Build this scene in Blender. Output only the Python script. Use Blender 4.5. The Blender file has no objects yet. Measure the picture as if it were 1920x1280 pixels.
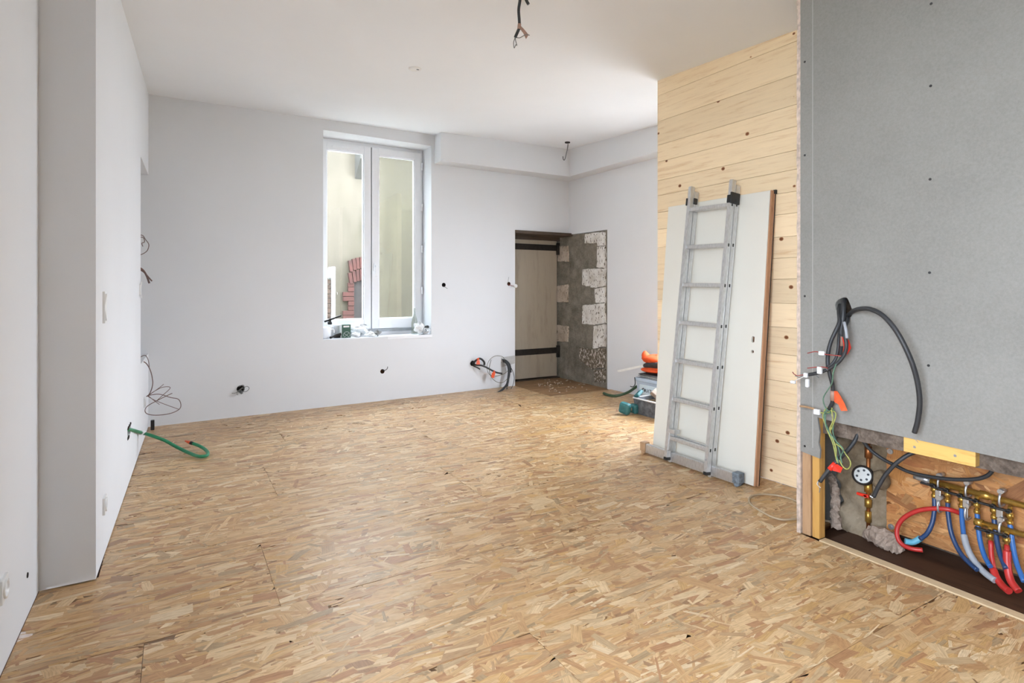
import bpy, bmesh, math, random
import numpy as np
from mathutils import Vector, Matrix

# ------------------------------------------------------------------ camera, world, lights, exposure
S = bpy.context.scene
COL = S.collection
EYE = 1.30
YAW = math.radians(30.56)
cam_d = bpy.data.cameras.new('camera'); cam = bpy.data.objects.new('camera', cam_d); COL.objects.link(cam)
cam.location = (0, 0, EYE); cam.rotation_euler = (math.pi/2, 0, -YAW)
cam_d.sensor_width = 36; cam_d.sensor_fit = 'HORIZONTAL'
cam_d.lens = 1067.0/1920*36; cam_d.shift_y = -100.0/1920
cam_d.clip_start = 0.05
S.camera = cam
S.view_settings.view_transform = 'Standard'; S.view_settings.look = 'None'
S.view_settings.gamma = 1.0; S.view_settings.use_curve_mapping = False
S.view_settings.exposure = 0.72

world = bpy.data.worlds.new('overcast_sky'); S.world = world; world.use_nodes = True
_b = world.node_tree.nodes['Background']
_b.inputs[0].default_value = (0.88, 0.98, 1.12, 1); _b.inputs[1].default_value = 17.0

def area(name, loc, rot, sx, sy, power, col=(1, 1, 1)):
    l = bpy.data.lights.new(name, 'AREA'); l.shape = 'RECTANGLE'; l.size = sx; l.size_y = sy
    l.energy = power; l.color = col
    o = bpy.data.objects.new(name, l); COL.objects.link(o); o.location = loc; o.rotation_euler = rot
    return o
# portals in the window openings (they only steer sampling of the sky; they give no light of their own)
for nm_, loc_, rot_, sx_, sy_ in (('portal_far_window', (2.03, 7.02, 1.88), (-math.pi/2, 0, 0), 1.29, 2.29), ('portal_end_window', (5.06, 4.0, 1.35), (0, math.pi/2, 0), 1.7, 1.1),
                                  ('portal_left_window', (-0.76, 0.15, 1.55), (0, -math.pi/2, 0), 1.7, 1.5)):
    area(nm_, loc_, rot_, sx_, sy_, 1.0).data.cycles.is_portal = True
S.cycles.max_bounces = 10; S.cycles.diffuse_bounces = 5; S.cycles.adaptive_threshold = 0.03; S.cycles.glossy_bounces = 3; S.cycles.transparent_max_bounces = 8

# ------------------------------------------------------------------ geometry helpers
FP, CX, HY = 1067.0, 960.0, 540.0
fwd = (math.sin(YAW), math.cos(YAW)); rgt = (math.cos(YAW), -math.sin(YAW))
def _ray(x):
    a = (x-CX)/FP
    return fwd[0]+rgt[0]*a, fwd[1]+rgt[1]*a
def on_z(x, y, z=0.0):                    # survey point of the photo on a level surface at height z
    dx, dy = _ray(x); d = FP*(EYE-z)/(y-HY); return Vector((dx*d, dy*d, z))
def on_x(x, y, X):                        # ... on a wall standing at X
    dx, dy = _ray(x); d = X/dx; return Vector((X, dy*d, EYE-(y-HY)/FP*d))
def on_y(x, y, Y):                        # ... on a wall standing at Y
    dx, dy = _ray(x); d = Y/dy; return Vector((dx*d, Y, EYE-(y-HY)/FP*d))
def far_y(X): return 6.32+0.047*(X+0.22)  # far wall face
def on_far(x, y, out=0.0):
    Y = 6.45
    for _ in range(5):
        p = on_y(x, y, Y); Y = far_y(p.x)-out
    return on_y(x, y, Y)
def ceil_z(X, Y): return 2.815+0.0151*X+0.048*Y

class MB:
    def __init__(s): s.v = []; s.f = []; s.sm = []
    def add(s, vs, fs, smooth=False):
        n = len(s.v); s.v += [Vector(v) for v in vs]; s.f += [tuple(i+n for i in f) for f in fs]; s.sm += [smooth]*len(fs); return s
    def box(s, lo, hi, m=None, bev=0.0):
        x0, y0, z0 = lo; x1, y1, z1 = hi
        if bev > 0:
            bm = bmesh.new()
            vs = [bm.verts.new(p) for p in ((x0,y0,z0),(x1,y0,z0),(x1,y1,z0),(x0,y1,z0),(x0,y0,z1),(x1,y0,z1),(x1,y1,z1),(x0,y1,z1))]
            for f in ((0,3,2,1),(4,5,6,7),(0,1,5,4),(1,2,6,5),(2,3,7,6),(3,0,4,7)): bm.faces.new([vs[i] for i in f])
            bmesh.ops.bevel(bm, geom=bm.edges[:], offset=bev, segments=2, profile=0.5, affect='EDGES')
            bm.verts.index_update()
            vv = [v.co.copy() for v in bm.verts]; ff = [tuple(v.index for v in f.verts) for f in bm.faces]; bm.free()
        else:
            vv = [Vector(p) for p in ((x0,y0,z0),(x1,y0,z0),(x1,y1,z0),(x0,y1,z0),(x0,y0,z1),(x1,y0,z1),(x1,y1,z1),(x0,y1,z1))]
            ff = [(0,3,2,1),(4,5,6,7),(0,1,5,4),(1,2,6,5),(2,3,7,6),(3,0,4,7)]
        if m is not None: vv = [m @ v for v in vv]
        return s.add(vv, ff)
    def prism(s, pts, d):                 # polygon (3d points) pushed along vector d
        n = len(pts); d = Vector(d)
        vs = [Vector(p) for p in pts]+[Vector(p)+d for p in pts]
        fs = [tuple(range(n-1, -1, -1)), tuple(range(n, 2*n))]+[(i, (i+1) % n, n+(i+1) % n, n+i) for i in range(n)]
        return s.add(vs, fs)
    def tube(s, pts, r, n=10, smooth=True, spline=True, sub=6, cap=True):
        pts = [Vector(p) for p in pts]
        rs = r if isinstance(r, (list, tuple)) else None
        if spline and len(pts) > 2:
            out = []; ro = []
            for i in range(len(pts)-1):
                p0 = pts[max(i-1, 0)]; p1 = pts[i]; p2 = pts[i+1]; p3 = pts[min(i+2, len(pts)-1)]
                for k in range(sub):
                    t = k/sub
                    out.append(0.5*((2*p1)+(p2-p0)*t+(2*p0-5*p1+4*p2-p3)*t*t+(3*p1-p0-3*p2+p3)*t**3))
                    if rs: ro.append(rs[i]*(1-t)+rs[i+1]*t)
            out.append(pts[-1]); 
            if rs: ro.append(rs[-1]); rs = ro
            pts = out
        vs = []; fs = []; up = None
        for i, p in enumerate(pts):
            t = (pts[min(i+1, len(pts)-1)]-pts[max(i-1, 0)])
            t = t.normalized() if t.length > 1e-9 else Vector((0, 0, 1))
            if up is None:
                up = Vector((0, 0, 1)) if abs(t.z) < 0.9 else Vector((1, 0, 0))
            a = t.cross(up)
            if a.length < 1e-6: a = t.cross(Vector((0, 1, 0.3)))
            a.normalize(); up = a.cross(t).normalized()
            rr = rs[i] if rs else r
            for k in range(n):
                an = 2*math.pi*k/n; vs.append(p+(a*math.cos(an)+up*math.sin(an))*rr)
        for i in range(len(pts)-1):
            for k in range(n): fs.append((i*n+k, i*n+(k+1) % n, (i+1)*n+(k+1) % n, (i+1)*n+k))
        s.add(vs, fs, smooth)
        if cap:
            b = len(s.v)-len(vs)
            s.f.append(tuple(b+k for k in range(n-1, -1, -1))); s.sm.append(False)
            e = b+(len(pts)-1)*n
            s.f.append(tuple(e+k for k in range(n))); s.sm.append(False)
        return s
    def cyl(s, p0, p1, r, n=16, r2=None):
        return s.tube([p0, p1], [r, r if r2 is None else r2], n, True, False)
    def lathe(s, c, prof, n=24, axis=(0, 0, 1)):   # prof [(r, h)]
        ax = Vector(axis).normalized(); a = ax.cross(Vector((0, 1, 0)) if abs(ax.y) < 0.9 else Vector((1, 0, 0))).normalized(); b = ax.cross(a)
        vs = []; fs = []; c = Vector(c)
        for r, h in prof:
            for k in range(n):
                t = 2*math.pi*k/n; vs.append(c+ax*h+(a*math.cos(t)+b*math.sin(t))*r)
        m = len(prof)
        for i in range(m-1):
            for k in range(n): fs.append((i*n+k, i*n+(k+1) % n, (i+1)*n+(k+1) % n, (i+1)*n+k))
        return s.add(vs, fs, True)
    def grid(s, fn, nu, nv, smooth=True):  # fn(u, v) -> point
        vs = [fn(i/nu, j/nv) for j in range(nv+1) for i in range(nu+1)]
        w = nu+1
        fs = [(j*w+i, j*w+i+1, (j+1)*w+i+1, (j+1)*w+i) for j in range(nv) for i in range(nu)]
        return s.add(vs, fs, smooth)
    def blob(s, c, r, seed=0, amp=0.25, nu=14, nv=9, m=None):
        rnd = random.Random(seed); ph = [(rnd.uniform(0, 6.28), rnd.uniform(1, 3.4), rnd.uniform(0, 6.28), rnd.uniform(1, 3.4)) for _ in range(4)]
        c = Vector(c)
        def fn(u, v):
            th = u*2*math.pi; phi = v*math.pi
            k = 1+amp*sum(math.sin(a+round(b)*th)*math.sin(c2+d2*phi*1.3) for a, b, c2, d2 in ph)/2.2
            p = Vector((math.sin(phi)*math.cos(th)*r[0]*k, math.sin(phi)*math.sin(th)*r[1]*k, math.cos(phi)*r[2]*k))
            if m is not None: p = m @ p
            return c+p
        return s.grid(fn, nu, nv)

ROOT_LOC = {}
def _mesh(name, mb, loc, mat):
    me = bpy.data.meshes.new(name)
    me.from_pydata([tuple(v-loc) for v in mb.v], [], mb.f)
    if any(mb.sm): me.polygons.foreach_set('use_smooth', mb.sm)
    me.materials.append(mat); me.update()
    return me
def base_of(mb):
    xs = [v.x for v in mb.v]; ys = [v.y for v in mb.v]; zs = [v.z for v in mb.v]
    return Vector(((min(xs)+max(xs))/2, (min(ys)+max(ys))/2, min(zs)))
def fixn(o):
    bm = bmesh.new(); bm.from_mesh(o.data); bmesh.ops.recalc_face_normals(bm, faces=bm.faces[:]); bm.to_mesh(o.data); bm.free()
def obj(name, mb, mat, parent=None, label=None):
    if parent is None: loc = base_of(mb)
    else: loc = ROOT_LOC[parent.name]
    o = bpy.data.objects.new(name, _mesh(name, mb, loc, mat)); COL.objects.link(o)
    if parent is None: o.location = loc
    else: o.parent = parent
    ROOT_LOC[o.name] = loc
    fixn(o)
    if label: o['label'] = label
    return o
def tag(o, label, cat, group=None):
    o['label'] = label; o['category'] = cat
    if group: o['group'] = group
    return o
def thing(name, loc, label, cat, group=None):
    o = bpy.data.objects.new(name, None); COL.objects.link(o); o.location = loc; o.empty_display_size = 0.05
    ROOT_LOC[o.name] = Vector(loc); return tag(o, label, cat, group)
def struct(name, mb, mat, parent=None, label=None):
    o = obj(name, mb, mat, parent, label)
    if parent is None: o['kind'] = 'structure'
    return o
def cut(o, cutters):                       # boolean holes, applied at once; cutters vanish
    tmp = []
    for c in cutters:
        me = _mesh('cutter', c, Vector((0, 0, 0)), o.data.materials[0]); t = bpy.data.objects.new('cutter', me); COL.objects.link(t); fixn(t)
        md = o.modifiers.new('cut', 'BOOLEAN'); md.operation = 'DIFFERENCE'; md.solver = 'EXACT'; md.object = t; tmp.append(t)
    bpy.context.view_layer.update()
    dg = bpy.context.evaluated_depsgraph_get()
    me = bpy.data.meshes.new_from_object(o.evaluated_get(dg))
    mats = list(o.data.materials); o.modifiers.clear(); o.data = me
    if not me.materials: 
        for m_ in mats: me.materials.append(m_)
    for t in tmp: bpy.data.objects.remove(t)
def text_mesh(body, size, m):              # flat lettering as mesh faces
    cu = bpy.data.curves.new('lettering', 'FONT'); cu.body = body; cu.size = size; cu.align_x = 'CENTER'; cu.align_y = 'CENTER'; cu.extrude = 0.0004
    t = bpy.data.objects.new('lettering', cu); COL.objects.link(t); bpy.context.view_layer.update()
    me = bpy.data.meshes.new_from_object(t.evaluated_get(bpy.context.evaluated_depsgraph_get()))
    mb = MB(); mb.add([m @ v.co for v in me.vertices], [tuple(p.vertices) for p in me.polygons])
    bpy.data.objects.remove(t); bpy.data.meshes.remove(me)
    return mb

# ------------------------------------------------------------------ materials
def mat_base(name):
    m = bpy.data.materials.new(name); m.use_nodes = True
    nt = m.node_tree; return m, nt, nt.nodes['Principled BSDF']
def lin(c):
    return tuple(((x/255)/12.92 if x/255 <= 0.04045 else ((x/255+0.055)/1.055)**2.4) for x in c)+(1,)
def plain(name, rgb, rough=0.6, metal=0.0, var=0.06, scale=20.0, bump=0.0, spec=0.5):
    m, nt, p = mat_base(name)
    n = nt.nodes.new('ShaderNodeTexNoise'); n.inputs['Scale'].default_value = scale; n.inputs['Detail'].default_value = 5
    tc = nt.nodes.new('ShaderNodeTexCoord'); nt.links.new(tc.outputs['Object'], n.inputs['Vector'])
    r = nt.nodes.new('ShaderNodeValToRGB'); c = lin(rgb)
    r.color_ramp.elements[0].position = 0.3; r.color_ramp.elements[1].position = 0.7
    r.color_ramp.elements[0].color = tuple(x*(1-var) for x in c[:3])+(1,)
    r.color_ramp.elements[1].color = tuple(min(1, x*(1+var)) for x in c[:3])+(1,)
    nt.links.new(n.outputs['Fac'], r.inputs['Fac']); nt.links.new(r.outputs['Color'], p.inputs['Base Color'])
    p.inputs['Roughness'].default_value = rough; p.inputs['Metallic'].default_value = metal
    p.inputs['Specular IOR Level'].default_value = spec
    if bump:
        b = nt.nodes.new('ShaderNodeBump'); b.inputs['Strength'].default_value = bump; b.inputs['Distance'].default_value = 0.01
        nt.links.new(n.outputs['Fac'], b.inputs['Height']); nt.links.new(b.outputs['Normal'], p.inputs['Normal'])
    return m
def ramp(nt, fac, stops):
    r = nt.nodes.new('ShaderNodeValToRGB'); e = r.color_ramp.elements
    while len(e) < len(stops): e.new(0.5)
    for i, (pos, c) in enumerate(stops): e[i].position = pos; e[i].color = c
    nt.links.new(fac, r.inputs['Fac']); return r
def mapping(nt, src, scale=(1, 1, 1), loc=(0, 0, 0)):
    mp = nt.nodes.new('ShaderNodeMapping'); mp.inputs['Scale'].default_value = scale; mp.inputs['Location'].default_value = loc
    nt.links.new(src, mp.inputs['Vector']); return mp.outputs['Vector']
def noise(nt, vec, scale, detail=4, rough=0.5, dist=0.0):
    n = nt.nodes.new('ShaderNodeTexNoise'); n.inputs['Scale'].default_value = scale; n.inputs['Detail'].default_value = detail
    n.inputs['Roughness'].default_value = rough; n.inputs['Distortion'].default_value = dist
    nt.links.new(vec, n.inputs['Vector']); return n
def mth(nt, op, a, b=None, clamp=False):
    n = nt.nodes.new('ShaderNodeMath'); n.operation = op; n.use_clamp = clamp
    for i, x in enumerate((a, b)):
        if x is None: continue
        if isinstance(x, (int, float)): n.inputs[i].default_value = x
        else: nt.links.new(x, n.inputs[i])
    return n.outputs[0]
def mix(nt, fac, a, b, blend='MIX'):
    n = nt.nodes.new('ShaderNodeMix'); n.data_type = 'RGBA'; n.blend_type = blend
    for sock, x in ((n.inputs[0], fac), (n.inputs[6], a), (n.inputs[7], b)):
        if isinstance(x, (int, float)): sock.default_value = x
        elif isinstance(x, tuple): sock.default_value = x
        else: nt.links.new(x, sock)
    return n.outputs[2]

def mat_wall(name, rgb):
    m, nt, p = mat_base(name)
    tc = nt.nodes.new('ShaderNodeTexCoord')
    big = noise(nt, tc.outputs['Object'], 1.3, 3); fine = noise(nt, tc.outputs['Object'], 160, 3)
    c = lin(rgb)
    r = ramp(nt, big.outputs['Fac'], [(0.3, tuple(x*0.97 for x in c[:3])+(1,)), (0.7, c)])
    smear = noise(nt, mapping(nt, tc.outputs['Object'], (3, 3, 6)), 2.2, 6, 0.7)
    k = ramp(nt, smear.outputs['Fac'], [(0.70, (0, 0, 0, 1)), (0.80, (1, 1, 1, 1))])
    col = mix(nt, mth(nt, 'MULTIPLY', k.outputs['Color'], 0.10), r.outputs['Color'], tuple(x*0.7 for x in c[:3])+(1,))
    nt.links.new(col, p.inputs['Base Color']); p.inputs['Roughness'].default_value = 0.85; p.inputs['Specular IOR Level'].default_value = 0.25
    b = nt.nodes.new('ShaderNodeBump'); b.inputs['Strength'].default_value = 0.06; b.inputs['Distance'].default_value = 0.002
    nt.links.new(fine.outputs['Fac'], b.inputs['Height']); nt.links.new(b.outputs['Normal'], p.inputs['Normal'])
    return m
M_WALL = mat_wall('white_wall_paint', (227, 228, 230))
M_CEIL = mat_wall('white_ceiling_paint', (238, 240, 243))
M_FARWALL = mat_wall('white_primer_wall', (222, 223, 225))

def mat_plasterboard():
    m, nt, p = mat_base('grey_plasterboard_card')
    tc = nt.nodes.new('ShaderNodeTexCoord'); ob = tc.outputs['Object']
    fib = noise(nt, ob, 95, 5, 0.7); big = noise(nt, ob, 2.0, 4)
    f = mth(nt, 'ADD', mth(nt, 'MULTIPLY', fib.outputs['Fac'], 0.55), mth(nt, 'MULTIPLY', big.outputs['Fac'], 0.45))
    r = ramp(nt, f, [(0.32, lin((128, 126, 121))), (0.68, lin((146, 144, 139)))])
    nt.links.new(r.outputs['Color'], p.inputs['Base Color']); p.inputs['Roughness'].default_value = 0.9; p.inputs['Specular IOR Level'].default_value = 0.2
    return m
M_GYPSUM = mat_plasterboard()
M_STRIP = plain('paler_card_edge', (160, 158, 153), 0.9, var=0.03)
M_GYPEDGE = plain('raw_gypsum_edge', (196, 178, 164), 0.9, var=0.28, scale=38, bump=0.4)

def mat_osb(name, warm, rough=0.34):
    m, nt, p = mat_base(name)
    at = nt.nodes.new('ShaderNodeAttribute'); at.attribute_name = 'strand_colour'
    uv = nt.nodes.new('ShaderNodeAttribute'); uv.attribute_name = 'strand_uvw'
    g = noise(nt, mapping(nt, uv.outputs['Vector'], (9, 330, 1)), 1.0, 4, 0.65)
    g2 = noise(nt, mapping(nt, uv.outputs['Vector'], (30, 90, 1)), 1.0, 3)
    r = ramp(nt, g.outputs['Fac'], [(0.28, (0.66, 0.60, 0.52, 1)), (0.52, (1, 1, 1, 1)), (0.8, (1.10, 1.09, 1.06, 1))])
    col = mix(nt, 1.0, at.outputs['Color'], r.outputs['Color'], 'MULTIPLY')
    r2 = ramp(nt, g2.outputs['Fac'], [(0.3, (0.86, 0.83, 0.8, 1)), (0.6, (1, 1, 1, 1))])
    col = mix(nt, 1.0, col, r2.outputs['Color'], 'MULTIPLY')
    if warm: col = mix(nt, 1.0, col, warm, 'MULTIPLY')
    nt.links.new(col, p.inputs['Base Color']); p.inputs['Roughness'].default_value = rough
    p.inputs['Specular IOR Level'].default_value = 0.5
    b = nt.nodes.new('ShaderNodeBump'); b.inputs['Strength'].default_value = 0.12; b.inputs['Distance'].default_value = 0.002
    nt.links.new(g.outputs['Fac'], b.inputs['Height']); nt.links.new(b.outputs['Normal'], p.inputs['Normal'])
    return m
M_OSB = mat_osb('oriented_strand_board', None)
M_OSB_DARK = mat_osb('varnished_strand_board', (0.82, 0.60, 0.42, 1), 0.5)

def mat_spruce(name, light, dark, axis=(0.55, 1, 16), knots=True, kscale=(1.0, 6.4, 8.0), rough=0.55):
    m, nt, p = mat_base(name)
    tc = nt.nodes.new('ShaderNodeTexCoord'); oi = nt.nodes.new('ShaderNodeObjectInfo')
    off = nt.nodes.new('ShaderNodeCombineXYZ')
    nt.links.new(mth(nt, 'MULTIPLY', oi.outputs['Random'], 37.0), off.inputs[1])
    nt.links.new(mth(nt, 'MULTIPLY', oi.outputs['Random'], 11.0), off.inputs[2])
    va = nt.nodes.new('ShaderNodeVectorMath'); va.operation = 'ADD'
    nt.links.new(tc.outputs['Object'], va.inputs[0]); nt.links.new(off.outputs[0], va.inputs[1]); vec = va.outputs[0]
    g = noise(nt, mapping(nt, vec, axis), 2.6, 6, 0.6, 0.6)
    g2 = noise(nt, mapping(nt, vec, tuple(a*5 for a in axis)), 3.0, 3, 0.6)
    f = mth(nt, 'ADD', mth(nt, 'MULTIPLY', g.outputs['Fac'], 0.75), mth(nt, 'MULTIPLY', g2.outputs['Fac'], 0.25))
    r = ramp(nt, f, [(0.30, dark), (0.47, light), (0.75, tuple(min(1, x*1.08) for x in light[:3])+(1,))])
    hs = mth(nt, 'ADD', mth(nt, 'MULTIPLY', oi.outputs['Random'], 0.22), 0.88)
    cc = nt.nodes.new('ShaderNodeCombineColor')
    for i in range(3): nt.links.new(hs, cc.inputs[i])
    col = mix(nt, 1.0, r.outputs['Color'], cc.outputs[0], 'MULTIPLY')
    if knots:
        vo = nt.nodes.new('ShaderNodeTexVoronoi'); vo.feature = 'F1'; vo.inputs['Scale'].default_value = 1.0; vo.inputs['Randomness'].default_value = 1.0
        nt.links.new(mapping(nt, vec, kscale), vo.inputs['Vector'])
        sep = nt.nodes.new('ShaderNodeSeparateColor'); nt.links.new(vo.outputs['Color'], sep.inputs[0])
        size = mth(nt, 'MULTIPLY', mth(nt, 'POWER', sep.outputs[0], 4.0), 0.075)
        q = mth(nt, 'DIVIDE', vo.outputs['Distance'], mth(nt, 'ADD', size, 0.031))
        kr = ramp(nt, mth(nt, 'MULTIPLY', q, 0.5), [(0.0, lin((92, 56, 34))), (0.36, lin((120, 74, 44))), (0.5, lin((176, 122, 78))), (0.62, (1, 1, 1, 1))])
        km = ramp(nt, mth(nt, 'MULTIPLY', q, 0.5), [(0.48, (1, 1, 1, 1)), (0.9, (0, 0, 0, 1))])
        col = mix(nt, km.outputs['Color'], col, mix(nt, 0.85, col, kr.outputs['Color'], 'MULTIPLY'))
        dk = ramp(nt, mth(nt, 'MULTIPLY', q, 0.5), [(0.40, (1, 1, 1, 1)), (0.5, (0, 0, 0, 1))])
        col = mix(nt, dk.outputs['Color'], col, kr.outputs['Color'])
    nt.links.new(col, p.inputs['Base Color']); p.inputs['Roughness'].default_value = rough
    p.inputs['Specular IOR Level'].default_value = 0.35
    return m
M_SPRUCE = mat_spruce('knotty_spruce', lin((243, 219, 181)), lin((224, 188, 142)))
M_STUD = mat_spruce('yellow_pine_stud', lin((205, 158, 88)), lin((170, 118, 58)), (6, 6, 0.7), True, (5, 5, 0.9))
M_STUD_GREY = mat_spruce('weathered_softwood', lin((176, 142, 108)), lin((140, 104, 74)), (6, 6, 0.7), False)
M_BATTEN = mat_spruce('yellow_pine_batten', lin((222, 180, 104)), lin((196, 146, 74)), (1, 1.2, 9), False)
M_TRIMWOOD = mat_spruce('planed_pine_strip', lin((206, 182, 146)), lin((180, 150, 112)), (9, 0.9, 9), False)
M_DARKFLOOR = mat_spruce('dark_brown_planks', lin((74, 50, 36)), lin((44, 28, 20)), (9, 0.9, 9), False)
M_OLDPLANK = mat_spruce('worn_brown_planks', lin((150, 116, 82)), lin((112, 82, 56)), (1, 7, 7), False)
M_DARKWOOD = mat_spruce('dark_lintel_wood', lin((84, 70, 58)), lin((50, 40, 34)), (0.8, 7, 7), False)

def mat_cement(name, a, b, c, scale=5.0, bump=0.5):
    m, nt, p = mat_base(name)
    tc = nt.nodes.new('ShaderNodeTexCoord'); ob = tc.outputs['Object']
    n1 = noise(nt, ob, scale, 8, 0.65); n2 = noise(nt, ob, scale*9, 4, 0.6)
    f = mth(nt, 'ADD', mth(nt, 'MULTIPLY', n1.outputs['Fac'], 0.7), mth(nt, 'MULTIPLY', n2.outputs['Fac'], 0.3))
    r = ramp(nt, f, [(0.34, lin(a)), (0.5, lin(b)), (0.66, lin(c))])
    nt.links.new(r.outputs['Color'], p.inputs['Base Color']); p.inputs['Roughness'].default_value = 0.95; p.inputs['Specular IOR Level'].default_value = 0.15
    bp = nt.nodes.new('ShaderNodeBump'); bp.inputs['Strength'].default_value = bump; bp.inputs['Distance'].default_value = 0.02
    nt.links.new(f, bp.inputs['Height']); nt.links.new(bp.outputs['Normal'], p.inputs['Normal'])
    return m
M_CEMENT = mat_cement('bare_cement_render', (104, 98, 86), (132, 126, 114), (156, 150, 138))
M_CONCRETE = mat_cement('dark_rough_concrete', (62, 54, 48), (104, 92, 82), (140, 126, 114), 7)
M_OLDPLASTER = mat_cement('stained_old_plaster', (98, 84, 66), (128, 113, 92), (152, 138, 118), 4)
M_MORTAR = mat_cement('pinkish_mortar', (126, 110, 98), (164, 146, 132), (190, 174, 160), 12)

def mat_limewash(name, lo, hi, spots):
    m, nt, p = mat_base(name)
    tc = nt.nodes.new('ShaderNodeTexCoord'); ob = tc.outputs['Object']
    n1 = noise(nt, mapping(nt, ob, (1, 1.0, 0.55), (0, 0, 0)), 42, 3, 0.55); n2 = noise(nt, ob, 7, 4)
    base = ramp(nt, n2.outputs['Fac'], [(0.35, lin(lo)), (0.6, lin(hi))])
    k = ramp(nt, n1.outputs['Fac'], [(0.30+spots, (1, 1, 1, 1)), (0.36+spots, (0, 0, 0, 1))])
    col = mix(nt, k.outputs['Color'], base.outputs['Color'], lin((112, 102, 88)))
    nt.links.new(col, p.inputs['Base Color']); p.inputs['Roughness'].default_value = 0.95; p.inputs['Specular IOR Level'].default_value = 0.15
    bp = nt.nodes.new('ShaderNodeBump'); bp.inputs['Strength'].default_value = 0.6; bp.inputs['Distance'].default_value = 0.01
    nt.links.new(n1.outputs['Fac'], bp.inputs['Height']); nt.links.new(bp.outputs['Normal'], p.inputs['Normal'])
    return m
M_SKIM = plain('grey_filler', (186, 184, 181), 0.9, var=0.06, scale=30)
M_LIME = mat_limewash('chipped_limewash_stone', (206, 200, 190), (232, 229, 224), 0.06)
M_LIMEPINK = mat_limewash('pinkish_limewash_stone', (176, 160, 142), (202, 188, 172), 0.05)
M_LIMEDARK = mat_limewash('flaking_dark_stone', (188, 178, 164), (214, 206, 196), 0.22)

def mat_outside():
    m, nt, p = mat_base('mossy_courtyard_render')
    tc = nt.nodes.new('ShaderNodeTexCoord'); ob = tc.outputs['Object']
    st = noise(nt, mapping(nt, ob, (2.4, 2.4, 0.5)), 1.2, 6, 0.6); moss = noise(nt, mapping(nt, ob, (0.9, 1, 0.7)), 0.9, 5, 0.6)
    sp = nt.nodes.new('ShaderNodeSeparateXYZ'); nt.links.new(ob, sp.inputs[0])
    side = mth(nt, 'ADD', mth(nt, 'MULTIPLY', sp.outputs[0], 2.4), 1.95, True)   # deeper, browner tone towards the right end of the wall
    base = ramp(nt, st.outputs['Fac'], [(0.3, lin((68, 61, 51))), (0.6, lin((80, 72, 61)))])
    darker = ramp(nt, st.outputs['Fac'], [(0.3, lin((34, 29, 19))), (0.62, lin((46, 40, 28)))])
    col = mix(nt, side, base.outputs['Color'], darker.outputs['Color'])
    mk = ramp(nt, moss.outputs['Fac'], [(0.50, (0, 0, 0, 1)), (0.70, (0.55, 0.55, 0.55, 1))])
    col = mix(nt, mk.outputs['Color'], col, lin((48, 44, 24)))
    nt.links.new(col, p.inputs['Base Color']); p.inputs['Roughness'].default_value = 0.95
    return m
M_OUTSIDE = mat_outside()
M_BRICK = plain('red_brick', (60, 27, 21), 0.9, var=0.3, scale=9)
M_BRICK_TAN = plain('tan_brick', (70, 53, 43), 0.9, var=0.25, scale=9)
M_DOORBROWN = plain('dark_brown_gate', (30, 22, 20), 0.8, var=0.35, scale=14)
M_YARDSTONE = plain('grey_yard_stone', (58, 55, 50), 0.95, var=0.15)
M_YARD = plain('courtyard_ground', (168, 164, 156), 0.95, var=0.2, scale=3)

M_PVC = plain('white_pvc', (236, 237, 240), 0.35, var=0.01)
M_SEAL = plain('grey_rubber_seal', (96, 98, 100), 0.7)
M_ALU = plain('brushed_aluminium_strip', (170, 174, 178), 0.4, 0.6, var=0.08)
def mat_glass(name, dirt):
    m, nt, p = mat_base(name); out = nt.nodes['Material Output']
    tr = nt.nodes.new('ShaderNodeBsdfTransparent'); tr.inputs[0].default_value = (0.94, 0.96, 0.95, 1)
    gl = nt.nodes.new('ShaderNodeBsdfGlossy'); gl.inputs['Roughness'].default_value = 0.02
    mx = nt.nodes.new('ShaderNodeMixShader'); mx.inputs[0].default_value = 0.05
    nt.links.new(tr.outputs[0], mx.inputs[1]); nt.links.new(gl.outputs[0], mx.inputs[2])
    df = nt.nodes.new('ShaderNodeBsdfTranslucent'); df.inputs[0].default_value = (0.24, 0.22, 0.15, 1)
    tc = nt.nodes.new('ShaderNodeTexCoord')
    n = noise(nt, tc.outputs['Object'], 55, 3, 0.6); n2 = noise(nt, tc.outputs['Object'], 4, 4, 0.6)
    k = ramp(nt, n.outputs['Fac'], [(0.58, (0, 0, 0, 1)), (0.72, (1, 1, 1, 1))])
    f = mth(nt, 'MULTIPLY', mth(nt, 'ADD', mth(nt, 'MULTIPLY', k.outputs['Color'], 0.6), n2.outputs['Fac']), dirt, True)
    m2 = nt.nodes.new('ShaderNodeMixShader'); nt.links.new(f, m2.inputs[0]); nt.links.new(mx.outputs[0], m2.inputs[1]); nt.links.new(df.outputs[0], m2.inputs[2])
    nt.links.new(m2.outputs[0], out.inputs['Surface']); nt.nodes.remove(p)
    return m
M_PANE = mat_glass('clean_window_glass', 0.03)
M_PANE_DIRTY = mat_glass('rain_spotted_glass', 0.24)
M_BOTTLE = mat_glass('clear_bottle_glass', 0.25)

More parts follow.
